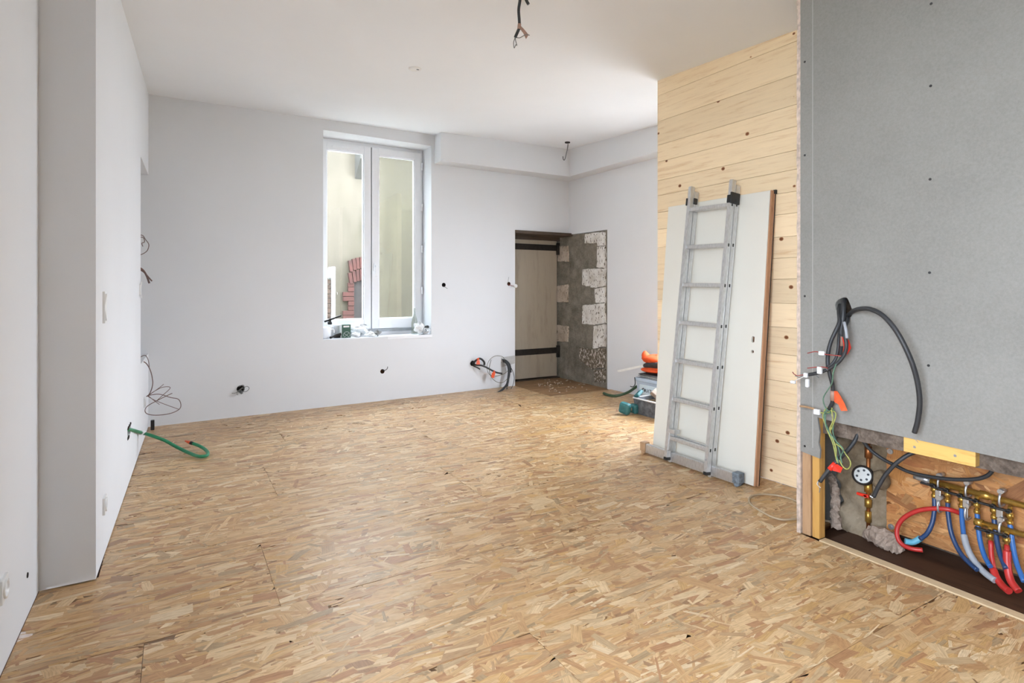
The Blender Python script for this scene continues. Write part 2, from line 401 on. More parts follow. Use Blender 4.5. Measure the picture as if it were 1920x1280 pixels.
def mat_ladder():
    m, nt, p = mat_base('paint_spattered_aluminium')
    tc = nt.nodes.new('ShaderNodeTexCoord'); ob = tc.outputs['Object']
    n1 = noise(nt, ob, 38, 4, 0.6); n2 = noise(nt, mapping(nt, ob, (1, 1, 0.25)), 120, 3)
    k = ramp(nt, n1.outputs['Fac'], [(0.70, (0, 0, 0, 1)), (0.74, (1, 1, 1, 1))])
    base = ramp(nt, n2.outputs['Fac'], [(0.3, lin((198, 198, 197))), (0.7, lin((219, 219, 219)))])
    dirt = noise(nt, ob, 9, 5, 0.65); kd = ramp(nt, dirt.outputs['Fac'], [(0.62, (0, 0, 0, 1)), (0.9, (0.5, 0.5, 0.5, 1))])
    c1 = mix(nt, kd.outputs['Color'], base.outputs['Color'], lin((140, 134, 126)))
    col = mix(nt, k.outputs['Color'], c1, lin((214, 208, 200)))
    nt.links.new(col, p.inputs['Base Color'])
    nt.links.new(mth(nt, 'SUBTRACT', 0.85, mth(nt, 'MULTIPLY', k.outputs['Color'], 0.85)), p.inputs['Metallic'])
    p.inputs['Roughness'].default_value = 0.42
    return m
M_LADDER = mat_ladder()
M_BLACK = plain('black_plastic', (34, 33, 33), 0.45, var=0.2)
M_CABLE = plain('black_cable_sheath', (46, 47, 49), 0.5, var=0.12, scale=40)
M_DARKHOLE = plain('dark_hole_lining', (38, 30, 26), 0.9, var=0.4, scale=60)
M_BROWNHOLE = plain('brown_hole_lining', (92, 62, 40), 0.9, var=0.4, scale=60)
M_GREYRUB = plain('grey_plastic_foot', (112, 122, 130), 0.6, var=0.45, scale=50)
M_DOORLEAF = plain('ivory_door_lacquer', (226, 223, 212), 0.38, var=0.015, scale=3)
M_DOOREDGE = mat_spruce('brown_door_edge', lin((186, 140, 106)), lin((146, 100, 70)), (6, 6, 0.8), False)
M_DOOROLD = mat_spruce('old_door_beige_paint', lin((178, 166, 148)), lin((160, 147, 128)), (5, 5, 0.6), False)
M_IRON = plain('black_iron_strap', (44, 38, 34), 0.7, 0.3, var=0.3, scale=30)
M_ORANGE_TAPE = plain('orange_tape', (232, 92, 48), 0.45, var=0.2, scale=50)
M_RED_TAPE = plain('red_tape', (226, 52, 34), 0.4, var=0.15, scale=50)
M_TAPE_DULL = plain('dull_brown_tape', (160, 128, 112), 0.6, var=0.15, scale=50)
M_COPPERWIRE = plain('brown_bell_wire', (112, 86, 80), 0.5, var=0.2)
M_REDWIRE = plain('red_wire', (150, 62, 56), 0.5)
M_GREYWIRE = plain('grey_wire', (110, 112, 112), 0.5)
M_WHITEWIRE = plain('white_wire', (214, 210, 206), 0.5)
M_YELLOWGREEN = plain('yellow_green_earth_wire', (162, 164, 88), 0.5, var=0.3, scale=90)
M_GREENWIRE = plain('green_earth_wire', (86, 120, 98), 0.5, var=0.3, scale=90)
M_OLIVEWIRE = plain('olive_earth_wire', (96, 92, 66), 0.5)
M_CLEARPLASTIC = plain('milky_connector', (222, 222, 224), 0.3, var=0.05)
M_GREENHOSE = plain('green_conduit', (32, 128, 88), 0.4, var=0.12, scale=40)
M_DKGREENHOSE = plain('dark_green_hose', (52, 78, 52), 0.5)
M_BEIGECABLE = plain('beige_cable', (176, 156, 128), 0.5)
M_BRASS = plain('brass', (186, 146, 70), 0.32, 0.75, var=0.12, scale=60)
M_COPPER = plain('tarnished_copper', (156, 98, 54), 0.35, 0.7, var=0.2, scale=40)
M_STEEL = plain('zinc_clamp', (196, 198, 200), 0.3, 0.8, var=0.06)
M_BLUEPEX = plain('blue_pipe', (48, 98, 160), 0.4, var=0.08)
M_NAVYPEX = plain('dark_blue_pipe', (38, 62, 100), 0.4, var=0.08)
M_LTBLUE = plain('light_blue_sheath', (92, 160, 184), 0.5, var=0.06)
M_REDPEX = plain('red_pipe', (178, 44, 40), 0.4, var=0.1)
M_GREYSHEATH = plain('grey_sheath', (150, 154, 160), 0.5, var=0.08)
M_DIAL = plain('white_dial', (176, 178, 174), 0.4, var=0.02)
M_ORANGE = plain('orange_workwear_cloth', (226, 84, 32), 0.8, var=0.18, scale=14)
M_CHARCOAL = plain('charcoal_cloth', (62, 60, 62), 0.85, var=0.25, scale=16)
M_TUB = plain('pale_blue_plastic', (176, 190, 206), 0.4, var=0.05)
M_TUBLABEL = plain('pale_label', (206, 220, 228), 0.5, var=0.02)
M_INK = plain('black_print', (28, 34, 42), 0.6)
M_TRAY = plain('scuffed_grey_tub', (92, 94, 98), 0.6, var=0.5, scale=26)
M_TRAYRIM = plain('white_worn_rim', (226, 226, 226), 0.5)
M_TEAL = plain('teal_tool_plastic', (46, 104, 106), 0.5, var=0.25, scale=24)
M_PAPER = plain('white_paper', (232, 232, 230), 0.8, var=0.04)
M_GREYPAPER = plain('grey_printed_paper', (150, 150, 148), 0.8, var=0.3, scale=22)
M_RUBBLE = plain('dusty_brown_block', (142, 124, 110), 0.9, var=0.2)
M_GREENBOX = plain('dark_green_card', (50, 84, 68), 0.6, var=0.04)
M_FILM = plain('crumpled_white_film', (226, 227, 228), 0.3, var=0.1, scale=30)
M_SWITCH = plain('white_switch_plastic', (232, 232, 230), 0.3, var=0.01)
M_SWITCHSIDE = plain('grey_switch_surround', (168, 164, 160), 0.5, var=0.02)

# ------------------------------------------------------------------ setting: floor of strand-board panels
NR = np.random.default_rng(7)
PAL = np.array([lin(c)[:3] for c in ((205,172,128),(214,186,146),(196,158,114),(224,202,166),(180,138,98),(166,118,84),(188,166,134),(160,142,114),(230,214,184),(202,164,108),(176,146,112),(140,104,78))])
PALW = np.array([.17,.15,.14,.10,.10,.06,.09,.035,.035,.07,.06,.02]); PALW /= PALW.sum()
def strand_panel(name, parent, lo, hi, n, mat, plane='z', wild=0.25, thick=0.018, lmul=1.0, box_depth=True):
    """one board: a slab plus overlapping thin strands clipped to its edges. plane 'z': (u,v)=(X,Y), face up. plane 'x': (u,v)=(Y,Z), face -X at coordinate lo[2]"""
    u0, v0 = lo[:2]; u1, v1 = hi[:2]; w = lo[2]
    cu = NR.uniform(u0, u1, n); cv = NR.uniform(v0, v1, n)
    slim = NR.random(n) < 0.48
    L = np.where(slim, NR.gamma(4.0, 0.018, n), NR.gamma(5.0, 0.021, n))*lmul+0.02; W = np.where(slim, NR.gamma(3.0, 0.0018, n)+0.002, NR.gamma(3.0, 0.0056, n)+0.006)*lmul
    wildm = NR.random(n) < wild
    ang = np.where(wildm, NR.uniform(-1.5, 1.5, n), NR.normal(0.0, 0.15, n))
    L = np.where(wildm, L*0.75, L); W = np.where(wildm, W*1.25, W)
    ca, sa = np.cos(ang), np.sin(ang)
    t = NR.random(n)*0.0016
    order = np.argsort(t)
    loc = []
    jit = NR.uniform(-0.28, 0.28, (6, n))
    shape = [(-1, -1), (-0.15, -1.05), (1, -1), (1, 1), (0.2, 1.05), (-1, 1)]
    P = np.zeros((n, 6, 3), np.float32); Q = np.zeros((n, 6, 3), np.float32)
    skew = NR.uniform(-0.35, 0.35, n)
    for k, (a, b) in enumerate(shape):
        l = a*L/2+b*W*skew+jit[k]*W*0.5; q = b*W/2*(1+jit[k])
        uu = np.clip(cu+l*ca-q*sa, u0, u1); vv = np.clip(cv+l*sa+q*ca, v0, v1)
        if plane == 'z': P[:, k] = np.stack([uu, vv, w-0.0017+t], 1)
        else: P[:, k] = np.stack([np.full(n, w)+0.0017-t, uu, vv], 1)
        Q[:, k] = np.stack([l, q, NR.random(n) if k == 0 else Q[:, 0, 2]], 1)
    Q[:, :, 2] *= 400
    ci = NR.choice(len(PAL), n, p=PALW); C = PAL[ci]*NR.uniform(0.92, 1.08, (n, 1)); mean = (PAL*PALW[:, None]).sum(0); C = (mean+(C-mean)*0.70)*np.array([1.03, 0.98, 0.91])
    # slab
    if plane == 'z': bx = [(u0,v0,w-thick),(u1,v0,w-thick),(u1,v1,w-thick),(u0,v1,w-thick),(u0,v0,w-.0018),(u1,v0,w-.0018),(u1,v1,w-.0018),(u0,v1,w-.0018)]
    else: bx = [(w+.0018,u0,v0),(w+.0018,u1,v0),(w+.0018,u1,v1),(w+.0018,u0,v1),(w+thick,u0,v0),(w+thick,u1,v0),(w+thick,u1,v1),(w+thick,u0,v1)]
    bf = [(0,3,2,1),(4,5,6,7),(0,1,5,4),(1,2,6,5),(2,3,7,6),(3,0,4,7)]
    V = np.concatenate([np.array(bx, np.float32), P.reshape(-1, 3)])
    CC = np.concatenate([np.tile(np.array(lin((170, 132, 92))[:3]), (8, 1)), np.repeat(C, 6, 0)])
    UV = np.concatenate([np.array(bx, np.float32), Q.reshape(-1, 3)])
    V = V-np.array(ROOT_LOC[parent.name], np.float32)
    idx = np.arange(n*6).reshape(n, 6)+8
    if plane == 'x': idx = idx[:, ::-1]
    me = bpy.data.meshes.new(name)
    me.vertices.add(len(V)); me.vertices.foreach_set('co', V.ravel())
    loops = np.concatenate([np.array(bf).ravel(), idx.ravel()]); me.loops.add(len(loops)); me.loops.foreach_set('vertex_index', loops.astype(np.int32))
    nf = 6+n; starts = np.concatenate([np.arange(6)*4, 24+np.arange(n)*6]).astype(np.int32)
    me.polygons.add(nf); me.polygons.foreach_set('loop_start', starts)
    ca_ = me.attributes.new('strand_colour', 'FLOAT_COLOR', 'POINT'); ca_.data.foreach_set('color', np.concatenate([CC, np.ones((len(CC), 1))], 1).astype(np.float32).ravel())
    ua = me.attributes.new('strand_uvw', 'FLOAT_VECTOR', 'POINT'); ua.data.foreach_set('vector', UV.astype(np.float32).ravel())
    me.update(calc_edges=True); me.validate()
    me.materials.append(mat)
    o = bpy.data.objects.new(name, me); COL.objects.link(o); o.parent = parent; ROOT_LOC[o.name] = ROOT_LOC[parent.name]
    return o

b = MB().box((-0.75, -2.75, -0.16), (5.1, 7.15, -0.045))
floor = struct('floor', b, M_DARKFLOOR, label='strand-board subfloor laid in staggered panels')
ROWW = 0.665
for k in range(-4, 8):
    y0 = 1.82+ROWW*k; y1 = y0+ROWW-0.0015
    xa = -0.505 if y0 < 3.0 else -0.30
    xb = 2.85 if y1 < 1.85 else (3.47 if y1 < 3.2 else 4.815)
    joints = {1: (0.37, 2.87), 0: (-0.1, 2.1), 2: (1.65,), 3: (0.55, 3.05), 4: (1.9, 4.3), 5: (0.8, 3.3), 6: (2.2,), -1: (1.15,), -2: (0.4,), -3: (1.4,), -4: (0.6,), 7: (1.2, 3.0)}[k]
    xs = [xa]+[j for j in joints if xa < j < xb]+[xb]
    for a, c in zip(xs[:-1], xs[1:]):
        c2 = c-0.0015; yy0, yy1 = y0, min(y1, 6.6)
        if yy1 > 6.3 and a < 3.0: yy1 = min(yy1, 6.52)
        pieces = [(a, c2, yy0, yy1)]
        if c2 > 3.885 and yy1 > 5.643:                        # cut out around the old doorway
            pieces = [(a, 3.885, yy0, yy1)] if a < 3.88 else []
            if yy0 < 5.643: pieces.append((max(a, 3.8855), c2, yy0, 5.66))
        for (p0, p1, q0, q1) in pieces:
            if p1-p0 < 0.02 or q1-q0 < 0.02: continue
            dens = 2300 if q1 < 5.2 else 1500
            if q1 < 0.6: dens = 700
            strand_panel('osb_panel', floor, (p0, q0, 0.0), (p1, q1, 0.0), int(dens*(p1-p0)*(q1-q0)), M_OSB, lmul=1.18, wild=0.24+0.12*min(1, max(0, p0/2.0)), thick=0.03)
# old planks showing in the doorway recess
for i in range(8):
    y0 = 5.645+i*0.17
    struct('floor_plank', MB().box((3.80, y0, -0.04), (4.86, y0+0.167, -0.008+0.002*(i % 2))), M_OLDPLANK, floor)

# ------------------------------------------------------------------ setting: ceiling and walls
def ceil_pt(x, y, dz=0): return Vector((x, y, ceil_z(x, y)+dz))
b = MB().prism([ceil_pt(-0.9, -2.9), ceil_pt(5.2, -2.9), ceil_pt(5.2, 7.2), ceil_pt(-0.9, 7.2)], (0, 0, 0.2))
ceiling = struct('ceiling', b, M_CEIL, label='smooth white painted ceiling')

ZT = 3.3
def plan_wall(name, pts, mat, z0=-0.1, z1=ZT, label=None):
    return struct(name, MB().prism([(x, y, z0) for x, y in pts], (0, 0, z1-z0)), mat, None, label)
def hole_cut(c, ax, r, depth, n=20):
    c = Vector(c); ax = Vector(ax); return MB().cyl(c-ax*0.08, c+ax*depth, r, n)
# far wall, with window opening, doorway recess and box holes
wall_far = plan_wall('wall_far', [(-0.75, far_y(-0.75)), (4.815, far_y(4.815)), (4.815, 7.0), (-0.75, 7.0)], M_FARWALL, label='white painted far wall with window')
WX0, WX1, WZ0, WZ1 = 1.383, 2.672, 0.735, 3.028
HOLES = [(451, 729, 0.036), (717, 696, 0.026), (832, 534, 0.026), (954, 532, 0.026), (886, 681, 0.034), (943, 678, 0.030)]
hp = [on_far(x, y) for x, y, r in HOLES]
cut(wall_far, [MB().box((WX0, 6.0, WZ0), (WX1, 7.3, WZ1)), MB().box((3.893, 6.0, -0.3), (5.2, 6.945, 2.06))]
    + [hole_cut(p, (0, 1, 0), r, 0.06) for p, (x, y, r) in zip(hp, HOLES)])
# right-hand wall (end of the room, runs behind the timber partition), with a shallow stripped patch and a hidden window
wall_right = plan_wall('wall_right', [(4.815, 1.86), (5.05, 1.86), (5.05, 7.2), (4.815, 7.2)], M_WALL, label='white painted end wall beside old doorway')
cut(wall_right, [MB().box((4.7, 5.726, -0.3), (4.845, 7.1, 2.06)), MB().box((4.6, 3.45, 0.5), (5.3, 4.55, 2.2))])
# left-hand walls
wall_left_near = plan_wall('wall_left_near', [(-0.505, -2.75), (-0.505, 3.118), (-0.75, 3.118), (-0.75, -2.75)], M_WALL, 0.007, label='white near left wall with socket')
cut(wall_left_near, [MB().box((-1.0, -0.6, 0.70), (-0.3, 0.9, 2.4))])
wall_left = plan_wall('wall_left', [(-0.307, 3.12), (-0.222, 6.318), (-0.75, 6.292), (-0.75, 3.12)], M_WALL, 0.007, label='white left wall lining ending in a shelf niche')
def left_x(y): return -0.307+(y-3.12)*0.0266
gh = on_x(243, 813, left_x(4.87))
cut(wall_left, [MB().box((-0.62, 5.46, 0.69), (0.2, 6.6, 2.36)), MB().box((-0.42, gh.y-0.01, gh.z-0.035), (0.2, gh.y+0.19, gh.z+0.035))])
# rear and side walls outside the frame, unseen; grey tone chosen to cut bounce light
wall_back = plan_wall('wall_back', [(-0.75, -2.75), (3.1, -2.75), (3.1, -2.95), (-0.75, -2.95)], M_GYPSUM, label='raw plasterboard wall behind the viewpoint')
wall_side = plan_wall('wall_side', [(2.90, -2.75), (3.1, -2.75), (3.1, 0.2), (2.90, 0.2)], M_GYPSUM, label='raw plasterboard side wall next to the service duct')

# ceiling boxes along far and right walls
def soffit(name, pts, z0, label):
    bot = [Vector((x, y, z0)) for x, y in pts]; top = [Vector((x, y, ceil_z(x, y)+0.05)) for x, y in pts]; n = len(pts)
    mb = MB().add(bot+top, [tuple(range(n-1, -1, -1)), tuple(range(n, 2*n))]+[(i, (i+1) % n, n+(i+1) % n, n+i) for i in range(n)])
    return struct(name, mb, M_FARWALL, None, label)
soffit('trim_1', [(2.715, 6.262), (4.815, 6.262), (4.815, 6.57), (2.715, 6.465)], 2.815, 'white ceiling bulkhead along far wall')
soffit('trim_2', [(4.60, 3.6), (4.815, 3.6), (4.815, 6.262), (4.60, 6.262)], 2.815, 'white ceiling bulkhead along end wall')

# ------------------------------------------------------------------ setting: window
WF = 6.75                                  # plane of the joinery
win = bpy.data.objects.new('window_1', None); COL.objects.link(win); win.location = (2.02, WF, WZ0); win['kind'] = 'structure'
win['label'] = 'white two-sash window with dirty rain-spotted right pane'; ROOT_LOC[win.name] = Vector(win.location)
def frame_bars(mb, x0, x1, z0, z1, w, y0, y1, wb=None, wt=None):
    wb = wb or w; wt = wt or w
    mb.box((x0, y0, z0), (x0+w, y1, z1), bev=0.004); mb.box((x1-w, y0, z0), (x1, y1, z1), bev=0.004)
    mb.box((x0+w, y0, z0), (x1-w, y1, z0+wb), bev=0.004); mb.box((x0+w, y0, z1-wt), (x1-w, y1, z1), bev=0.004)
    return mb
obj('frame', frame_bars(MB(), WX0, WX1, WZ0, WZ1, 0.045, WF-0.01, WF+0.07, 0.05, 0.05), M_PVC, win)
SASH = []
for i, (x0, x1, pm) in enumerate(((1.405, 2.008, M_PANE), (2.018, 2.645, M_PANE_DIRTY))):
    w = 0.085
    s_ = obj('sash', frame_bars(MB(), x0, x1, 0.815, 2.985, w, WF-0.035, WF+0.03, 0.115, 0.085), M_PVC, win)
    obj('glazing_bead', frame_bars(MB(), x0+w-0.002, x1-w+0.002, 0.928, 2.902, 0.014, WF-0.024, WF+0.02), M_PVC, s_)
    obj('pane', MB().box((x0+w, WF-0.004, 0.93), (x1-w, WF+0.004, 2.90)), pm, s_)
    SASH.append(s_)
obj('centre_seal', MB().box((2.0085, WF-0.02, 0.82), (2.0175, WF+0.02, 2.985)), M_SEAL, win, 'grey seal between the sashes')
obj('sill_flashing', MB().box((1.43, WF-0.02, 0.775), (2.627, WF+0.03, 0.812)), M_ALU, win)
obj('trickle_vent', MB().box((1.55, WF-0.045, 2.925), (1.86, WF-0.034, 2.95), bev=0.003), M_PVC, win)
for z in (2.82, 2.31, 1.79, 1.27):
    obj('hinge', MB().cyl((2.652, WF-0.045, z-0.045), (2.652, WF-0.045, z+0.045), 0.011, 12), M_PVC, win)
hm = MB().box((2.040, WF-0.046, 1.50), (2.070, WF-0.034, 1.60), bev=0.005); hm.cyl((2.055, WF-0.046, 1.565), (2.055, WF-0.078, 1.565), 0.009, 12)
hm.box((2.045, WF-0.088, 1.44), (2.065, WF-0.072, 1.58), bev=0.006)
obj('handle', hm, M_PVC, win)
struct('window_sill', MB().box((WX0-0.001, 6.43, WZ0-0.03), (WX1+0.001, WF+0.01, WZ0+0.004)), M_PVC, win, 'white inner sill')

# ------------------------------------------------------------------ setting: courtyard seen through the window
OY = 10.2
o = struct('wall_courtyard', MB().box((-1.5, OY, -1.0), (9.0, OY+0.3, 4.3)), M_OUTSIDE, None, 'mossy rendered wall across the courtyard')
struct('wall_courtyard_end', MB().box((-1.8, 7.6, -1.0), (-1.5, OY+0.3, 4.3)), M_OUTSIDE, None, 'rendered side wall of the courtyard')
struct('ground', MB().box((-18, -18, -0.9), (22, 24, -0.4)), M_YARD, None, 'pale gravel ground outside the house')
# bricked doorway in that wall
arch = thing('brick_doorway', (on_y(681, 590, OY).x, OY, 0.0), 'red brick arched doorway with dark gate seen through the left pane', 'doorway')
pa = on_y(656, 505, OY); pb = on_y(700, 505, OY); ztop = pa.z; zs = on_y(680, 527, OY).z
xl = on_y(662, 560, OY).x; xr = on_y(703, 560, OY).x; xm = (xl+xr)/2
obj('gate', MB().prism([(xl, OY-0.02, -0.9), (xr, OY-0.02, -0.9), (xr, OY-0.02, zs-0.03), (xm, OY-0.02, zs+0.07), (xl, OY-0.02, zs-0.03)], (0, 0.1, 0)), M_DOORBROWN, arch)
rb = random.Random(3)
for row in range(2):
    for i in range(9):
        if i == 8: continue
        t = (i-4)/4.0; ang = -t*0.16; cx = xm+t*0.255; cz = zs+0.10+row*0.215-abs(t)**2*0.07+0.02
        m = Matrix.Translation((cx, OY-0.03, cz)) @ Matrix.Rotation(-ang, 4, 'Y')
        obj('brick', MB().box((-0.029+rb.uniform(0, .003), -0.03-rb.uniform(0, .012), -0.10), (0.029, 0.06, 0.10), m, 0.004), M_BRICK, arch)
for side in (0, 1):
    for i in range(17):
        z0 = zs-0.02-(i+1)*0.083
        wd = 0.10 if i % 4 < 2 else 0.19
        x0, x1 = (xl-wd, xl+0.005) if side == 0 else (xr-0.005, xr+0.05)
        obj('brick', MB().box((x0, OY-0.05-rb.uniform(0, .01), z0), (x1, OY+0.05, z0+0.075), None, 0.004), M_BRICK, arch)
# pilaster at the left edge of the view
PY = 9.4
pil = thing('brick_pilaster', (on_y(620, 590, PY).x, PY, 0.0), 'whitewashed pilaster with tan bricks at the left edge of the left pane', 'pilaster')
x0 = on_y(622, 560, PY).x; x1 = on_y(629, 560, PY).x; zt = on_y(625, 500, PY).z
obj('post', MB().box((x0, PY, -1.0), (x1, PY+0.25, zt), bev=0.01), M_PAPER, pil)
zb = on_y(618, 523, PY).z
for i in range(22):
    obj('brick', MB().box((x0-0.12, PY+0.02+rb.uniform(0, .012), zb-(i+1)*0.078), (x0-0.004, PY+0.2, zb-i*0.078-0.008), None, 0.005), M_BRICK_TAN, pil)
obj('cap', MB().box((x0-0.16, PY-0.01, zb+0.02), (x0-0.002, PY+0.22, zt-0.05), bev=0.01), M_PAPER, pil)
bk = on_y(678, 300, OY)
tag(obj('wall_bracket', MB().prism([(bk.x-0.12, OY-0.35, bk.z-0.05), (bk.x-0.12, OY, bk.z-0.35), (bk.x-0.12, OY, bk.z+0.30), (bk.x-0.12, OY-0.35, bk.z+0.30)], (0.25, 0, 0)), M_YARDSTONE), 'grey stone corbel high on the courtyard wall behind the left pane', 'corbel')

# ------------------------------------------------------------------ setting: old doorway recess
door = bpy.data.objects.new('door_1', None); COL.objects.link(door); door.location = (4.35, 6.9, 0); door['kind'] = 'structure'; door['label'] = 'old beige plank door with black strap hinges in the corner recess'
ROOT_LOC[door.name] = Vector(door.location)
obj('door_panel', MB().box((3.80, 6.83, 0.022), (4.795, 6.90, 2.035), bev=0.004), M_DOOROLD, door)
for zc in (1.885, 0.395):
    m = MB().box((3.80, 6.818, zc-0.042), (4.80, 6.832, zc+0.042), bev=0.004)
    m.prism([(3.88, 6.816, zc-0.075), (3.96, 6.816, zc-0.042), (3.96, 6.816, zc+0.042), (3.88, 6.816, zc+0.075)], (0, 0.016, 0))
    s_ = obj('strap_hinge', m, M_IRON, door)
    obj('pintle', MB().cyl((4.80, 6.81, zc-0.10), (4.80, 6.81, zc+0.07), 0.026, 12), M_IRON, s_)
struct('trim_5', MB().box((3.80, 6.80, -0.04), (4.84, 6.94, 0.006)), M_DARKWOOD, None, 'dark strip standing in for the shaded gap under the old door')  # added strip; its dark colour stands in for shade below the door
struct('trim_3', MB().box((3.893, 6.50, 2.035), (4.84, 6.94, 2.075)).box((3.80, 6.80, 1.985), (4.84, 6.93, 2.035)), M_DARKWOOD, None, 'dark timber lintel over the old doorway')
# stripped patch: cement ground with whitewashed stones standing proud
SX = 4.845
rs = random.Random(11)
def lump(u, v): return 0.006*math.sin(u*31+v*7)+0.004*math.sin(v*53-u*17)
def patch(u, v):
    y = 5.727+u*1.215; z = -0.05+v*2.105
    return Vector((SX-0.012+lump(y, z)*0.8, y, z))
wall_niche = struct('wall_niche', MB().grid(patch, 60, 90), M_CEMENT, None, 'stripped corner wall of grey cement and whitewashed stones')
def stone(pts, mat, depth=0.02):
    """irregular face outline (y,z) given in photo survey pixels, proud of the cement"""
    P = [on_x(x, y, SX-0.01) for x, y in pts]
    n = len(P); out = []
    for i in range(n):
        a, c = P[i], P[(i+1) % n]; k = max(2, int((c-a).length/0.03))
        for j in range(k):
            q = a.lerp(c, j/k); q = q+Vector((0, rs.uniform(-.007, .007), rs.uniform(-.007, .007))); out.append(q)
    cen = sum(out, Vector())/len(out)
    m = MB(); k = len(out)
    front = [Vector((SX-0.012-depth-rs.uniform(0, .004), cen.y+(q.y-cen.y)*0.95, cen.z+(q.z-cen.z)*0.96)) for q in out]
    back = [Vector((SX+0.005, q.y, q.z)) for q in out]
    m.add(front+back, [tuple(range(k))]+[(i, (i+1) % k, k+(i+1) % k, k+i) for i in range(k)])
    return obj('stone', m, mat, wall_niche)
stone([(1047, 461), (1067, 461), (1067, 491), (1048, 490)], M_LIMEPINK)
stone([(1046, 535), (1067, 533), (1067, 567), (1046, 566)], M_LIMEPINK)
stone([(1046, 609), (1067, 611), (1066, 641), (1046, 640)], M_LIMEPINK)
stone([(1098, 439), (1137, 434), (1137, 460), (1123, 462), (1122, 456), (1098, 456)], M_LIME)
stone([(1122, 462), (1137, 461), (1137, 502), (1121, 502)], M_LIME)
stone([(1094, 504), (1121, 503), (1137, 503), (1137, 536), (1118, 540), (1093, 535)], M_LIME)
stone([(1117, 541), (1137, 537), (1137, 567), (1118, 568)], M_LIME)
stone([(1094, 572), (1118, 569), (1137, 568), (1137, 606), (1116, 609), (1093, 607)], M_LIME)
stone([(1115, 610), (1137, 607), (1137, 650), (1113, 654)], M_LIME)
stone([(1087, 651), (1112, 655), (1137, 651), (1137, 690), (1112, 692), (1088, 675)], M_LIMEDARK)
stone([(1115, 693), (1137, 691), (1136, 716), (1117, 716)], M_LIMEDARK)
m = MB()                                   # mortar crumbs on the planks
for i in range(60):
    p = on_z(rs.uniform(1008, 1100), rs.uniform(711, 735), 0.0)
    if p.x > 4.80 or p.y < 5.68: continue
    m.blob((p.x, p.y, -0.004), (rs.uniform(.005, .018), rs.uniform(.005, .014), 0.006), i, 0.3, 7, 4)
cr = tag(obj('mortar_crumbs', m, M_LIMEPINK), 'pale mortar crumbs strewn over the brown planks of the doorway recess', 'rubble'); cr['kind'] = 'stuff'

# ------------------------------------------------------------------ setting: timber partition
PX = 3.47
part = struct('wall_partition', MB().prism([(PX+0.022, 1.86, 0), (PX+0.022, 3.478, 0), (PX+0.022, 3.478, ceil_z(PX, 3.478)+.02), (PX+0.022, 1.86, ceil_z(PX, 1.86)+.02)], (0.07, 0, 0)), M_SPRUCE, None, 'knotty spruce board partition')
zj = [0.0, .15, .33, .50, .68, .86, 1.04, 1.20, 1.36, 1.50, 1.64, 1.79, 1.93, 2.073, 2.197, 2.352, 2.494, 2.69, 2.905, None]
for a, c in zip(zj[:-1], zj[1:]):
    g = 0.0012; y0, y1 = 1.86, 3.481
    if c is None: pts = [(PX, y0, a+g), (PX, y1, a+g), (PX, y1, ceil_z(PX, y1)+.01), (PX, y0, ceil_z(PX, y0)+.01)]
    else: pts = [(PX, y0, a+g), (PX, y1, a+g), (PX, y1, c-g), (PX, y0, c-g)]
    m = MB().prism(pts, (0.021, 0, 0)); cz = sum(p[2] for p in pts)/4
    struct('board', m, M_SPRUCE, part)
plan_wall('wall_return', [(2.90, 1.862), (4.815, 1.862), (4.815, 1.84), (2.90, 1.84)], M_GYPSUM, 0.0, ZT, 'grey plasterboard return behind the duct corner')

# ------------------------------------------------------------------ setting: service duct with plasterboard face
DX = 2.85
pts = [(1.820, ceil_z(DX, 1.82)+.03), (1.820, 0.437), (1.770, 0.431), (1.716, 0.424), (1.713, 0.47), (1.722, 0.50), (1.716, 0.56), (1.728, 0.634), (1.64, 0.627), (1.2, 0.622), (0.2, 0.608), (0.2, ceil_z(DX, .2)+.03)]
duct = struct('wall_duct', MB().prism([(DX, y, z) for y, z in pts], (0.0125, 0, 0)), M_GYPSUM, None, 'raw grey plasterboard duct wall with screw heads')
hc = on_x(1582, 579, DX)
oval = MB(); ovp = [Vector((DX-0.05, hc.y+0.040*math.cos(t)+0.006*math.sin(3*t), hc.z+0.058*math.sin(t))) for t in [2*math.pi*i/20 for i in range(20)]]
oval.prism(ovp, (0.1, 0, 0)); cut(duct, [oval])
for x, y in ((1746, 7), (1745, 161), (1744, 336), (1743, 511), (1741, 685), (1509, 116), (1509, 291), (1509, 555), (1509, 836)):
    p = on_x(x, y, DX); struct('screw_head', MB().cyl((DX-0.0012, p.y, p.z), (DX+0.004, p.y, p.z), 0.0058, 12), M_BLACK, duct)
struct('tapered_edge_strip', MB().prism([(DX-0.0006, 1.755, 0.47), (DX-0.0006, 1.750, 0.47), (DX-0.0006, 1.750, ceil_z(DX, 1.75)), (DX-0.0006, 1.755, ceil_z(DX, 1.75))], (0.002, 0, 0)), M_STRIP, duct)
# raw board end running up the corner
m = MB(); rr = random.Random(5); zz = [i*0.06 for i in range(int(ceil_z(DX, 1.83)/0.06)+1)]+[ceil_z(DX, 1.83)+.02]
L_ = [(1.842+rr.uniform(-.0015, .0025), z) for z in zz]; R_ = [(1.8215, z) for z in zz]
k = len(zz)
vs = [Vector((DX+0.002+rr.uniform(0, .003), y, z)) for y, z in L_]+[Vector((DX+0.003, y, z)) for y, z in R_]+[Vector((DX+0.06, y, z)) for y, z in L_]+[Vector((DX+0.06, y, z)) for y, z in R_]
fs = []
for i in range(k-1):
    fs += [(i, i+1, k+i+1, k+i), (2*k+i, 3*k+i, 3*k+i+1, 2*k+i+1), (i, 2*k+i, 2*k+i+1, i+1), (k+i, k+i+1, 3*k+i+1, 3*k+i)]
fs += [(0, k, 3*k, 2*k), (k-1, 3*k-1, 4*k-1, 2*k-1)]
struct('raw_board_edge', m.add(vs, fs), M_GYPEDGE, duct, 'crumbly cut edge of the return board')
FXI = DX+0.0135
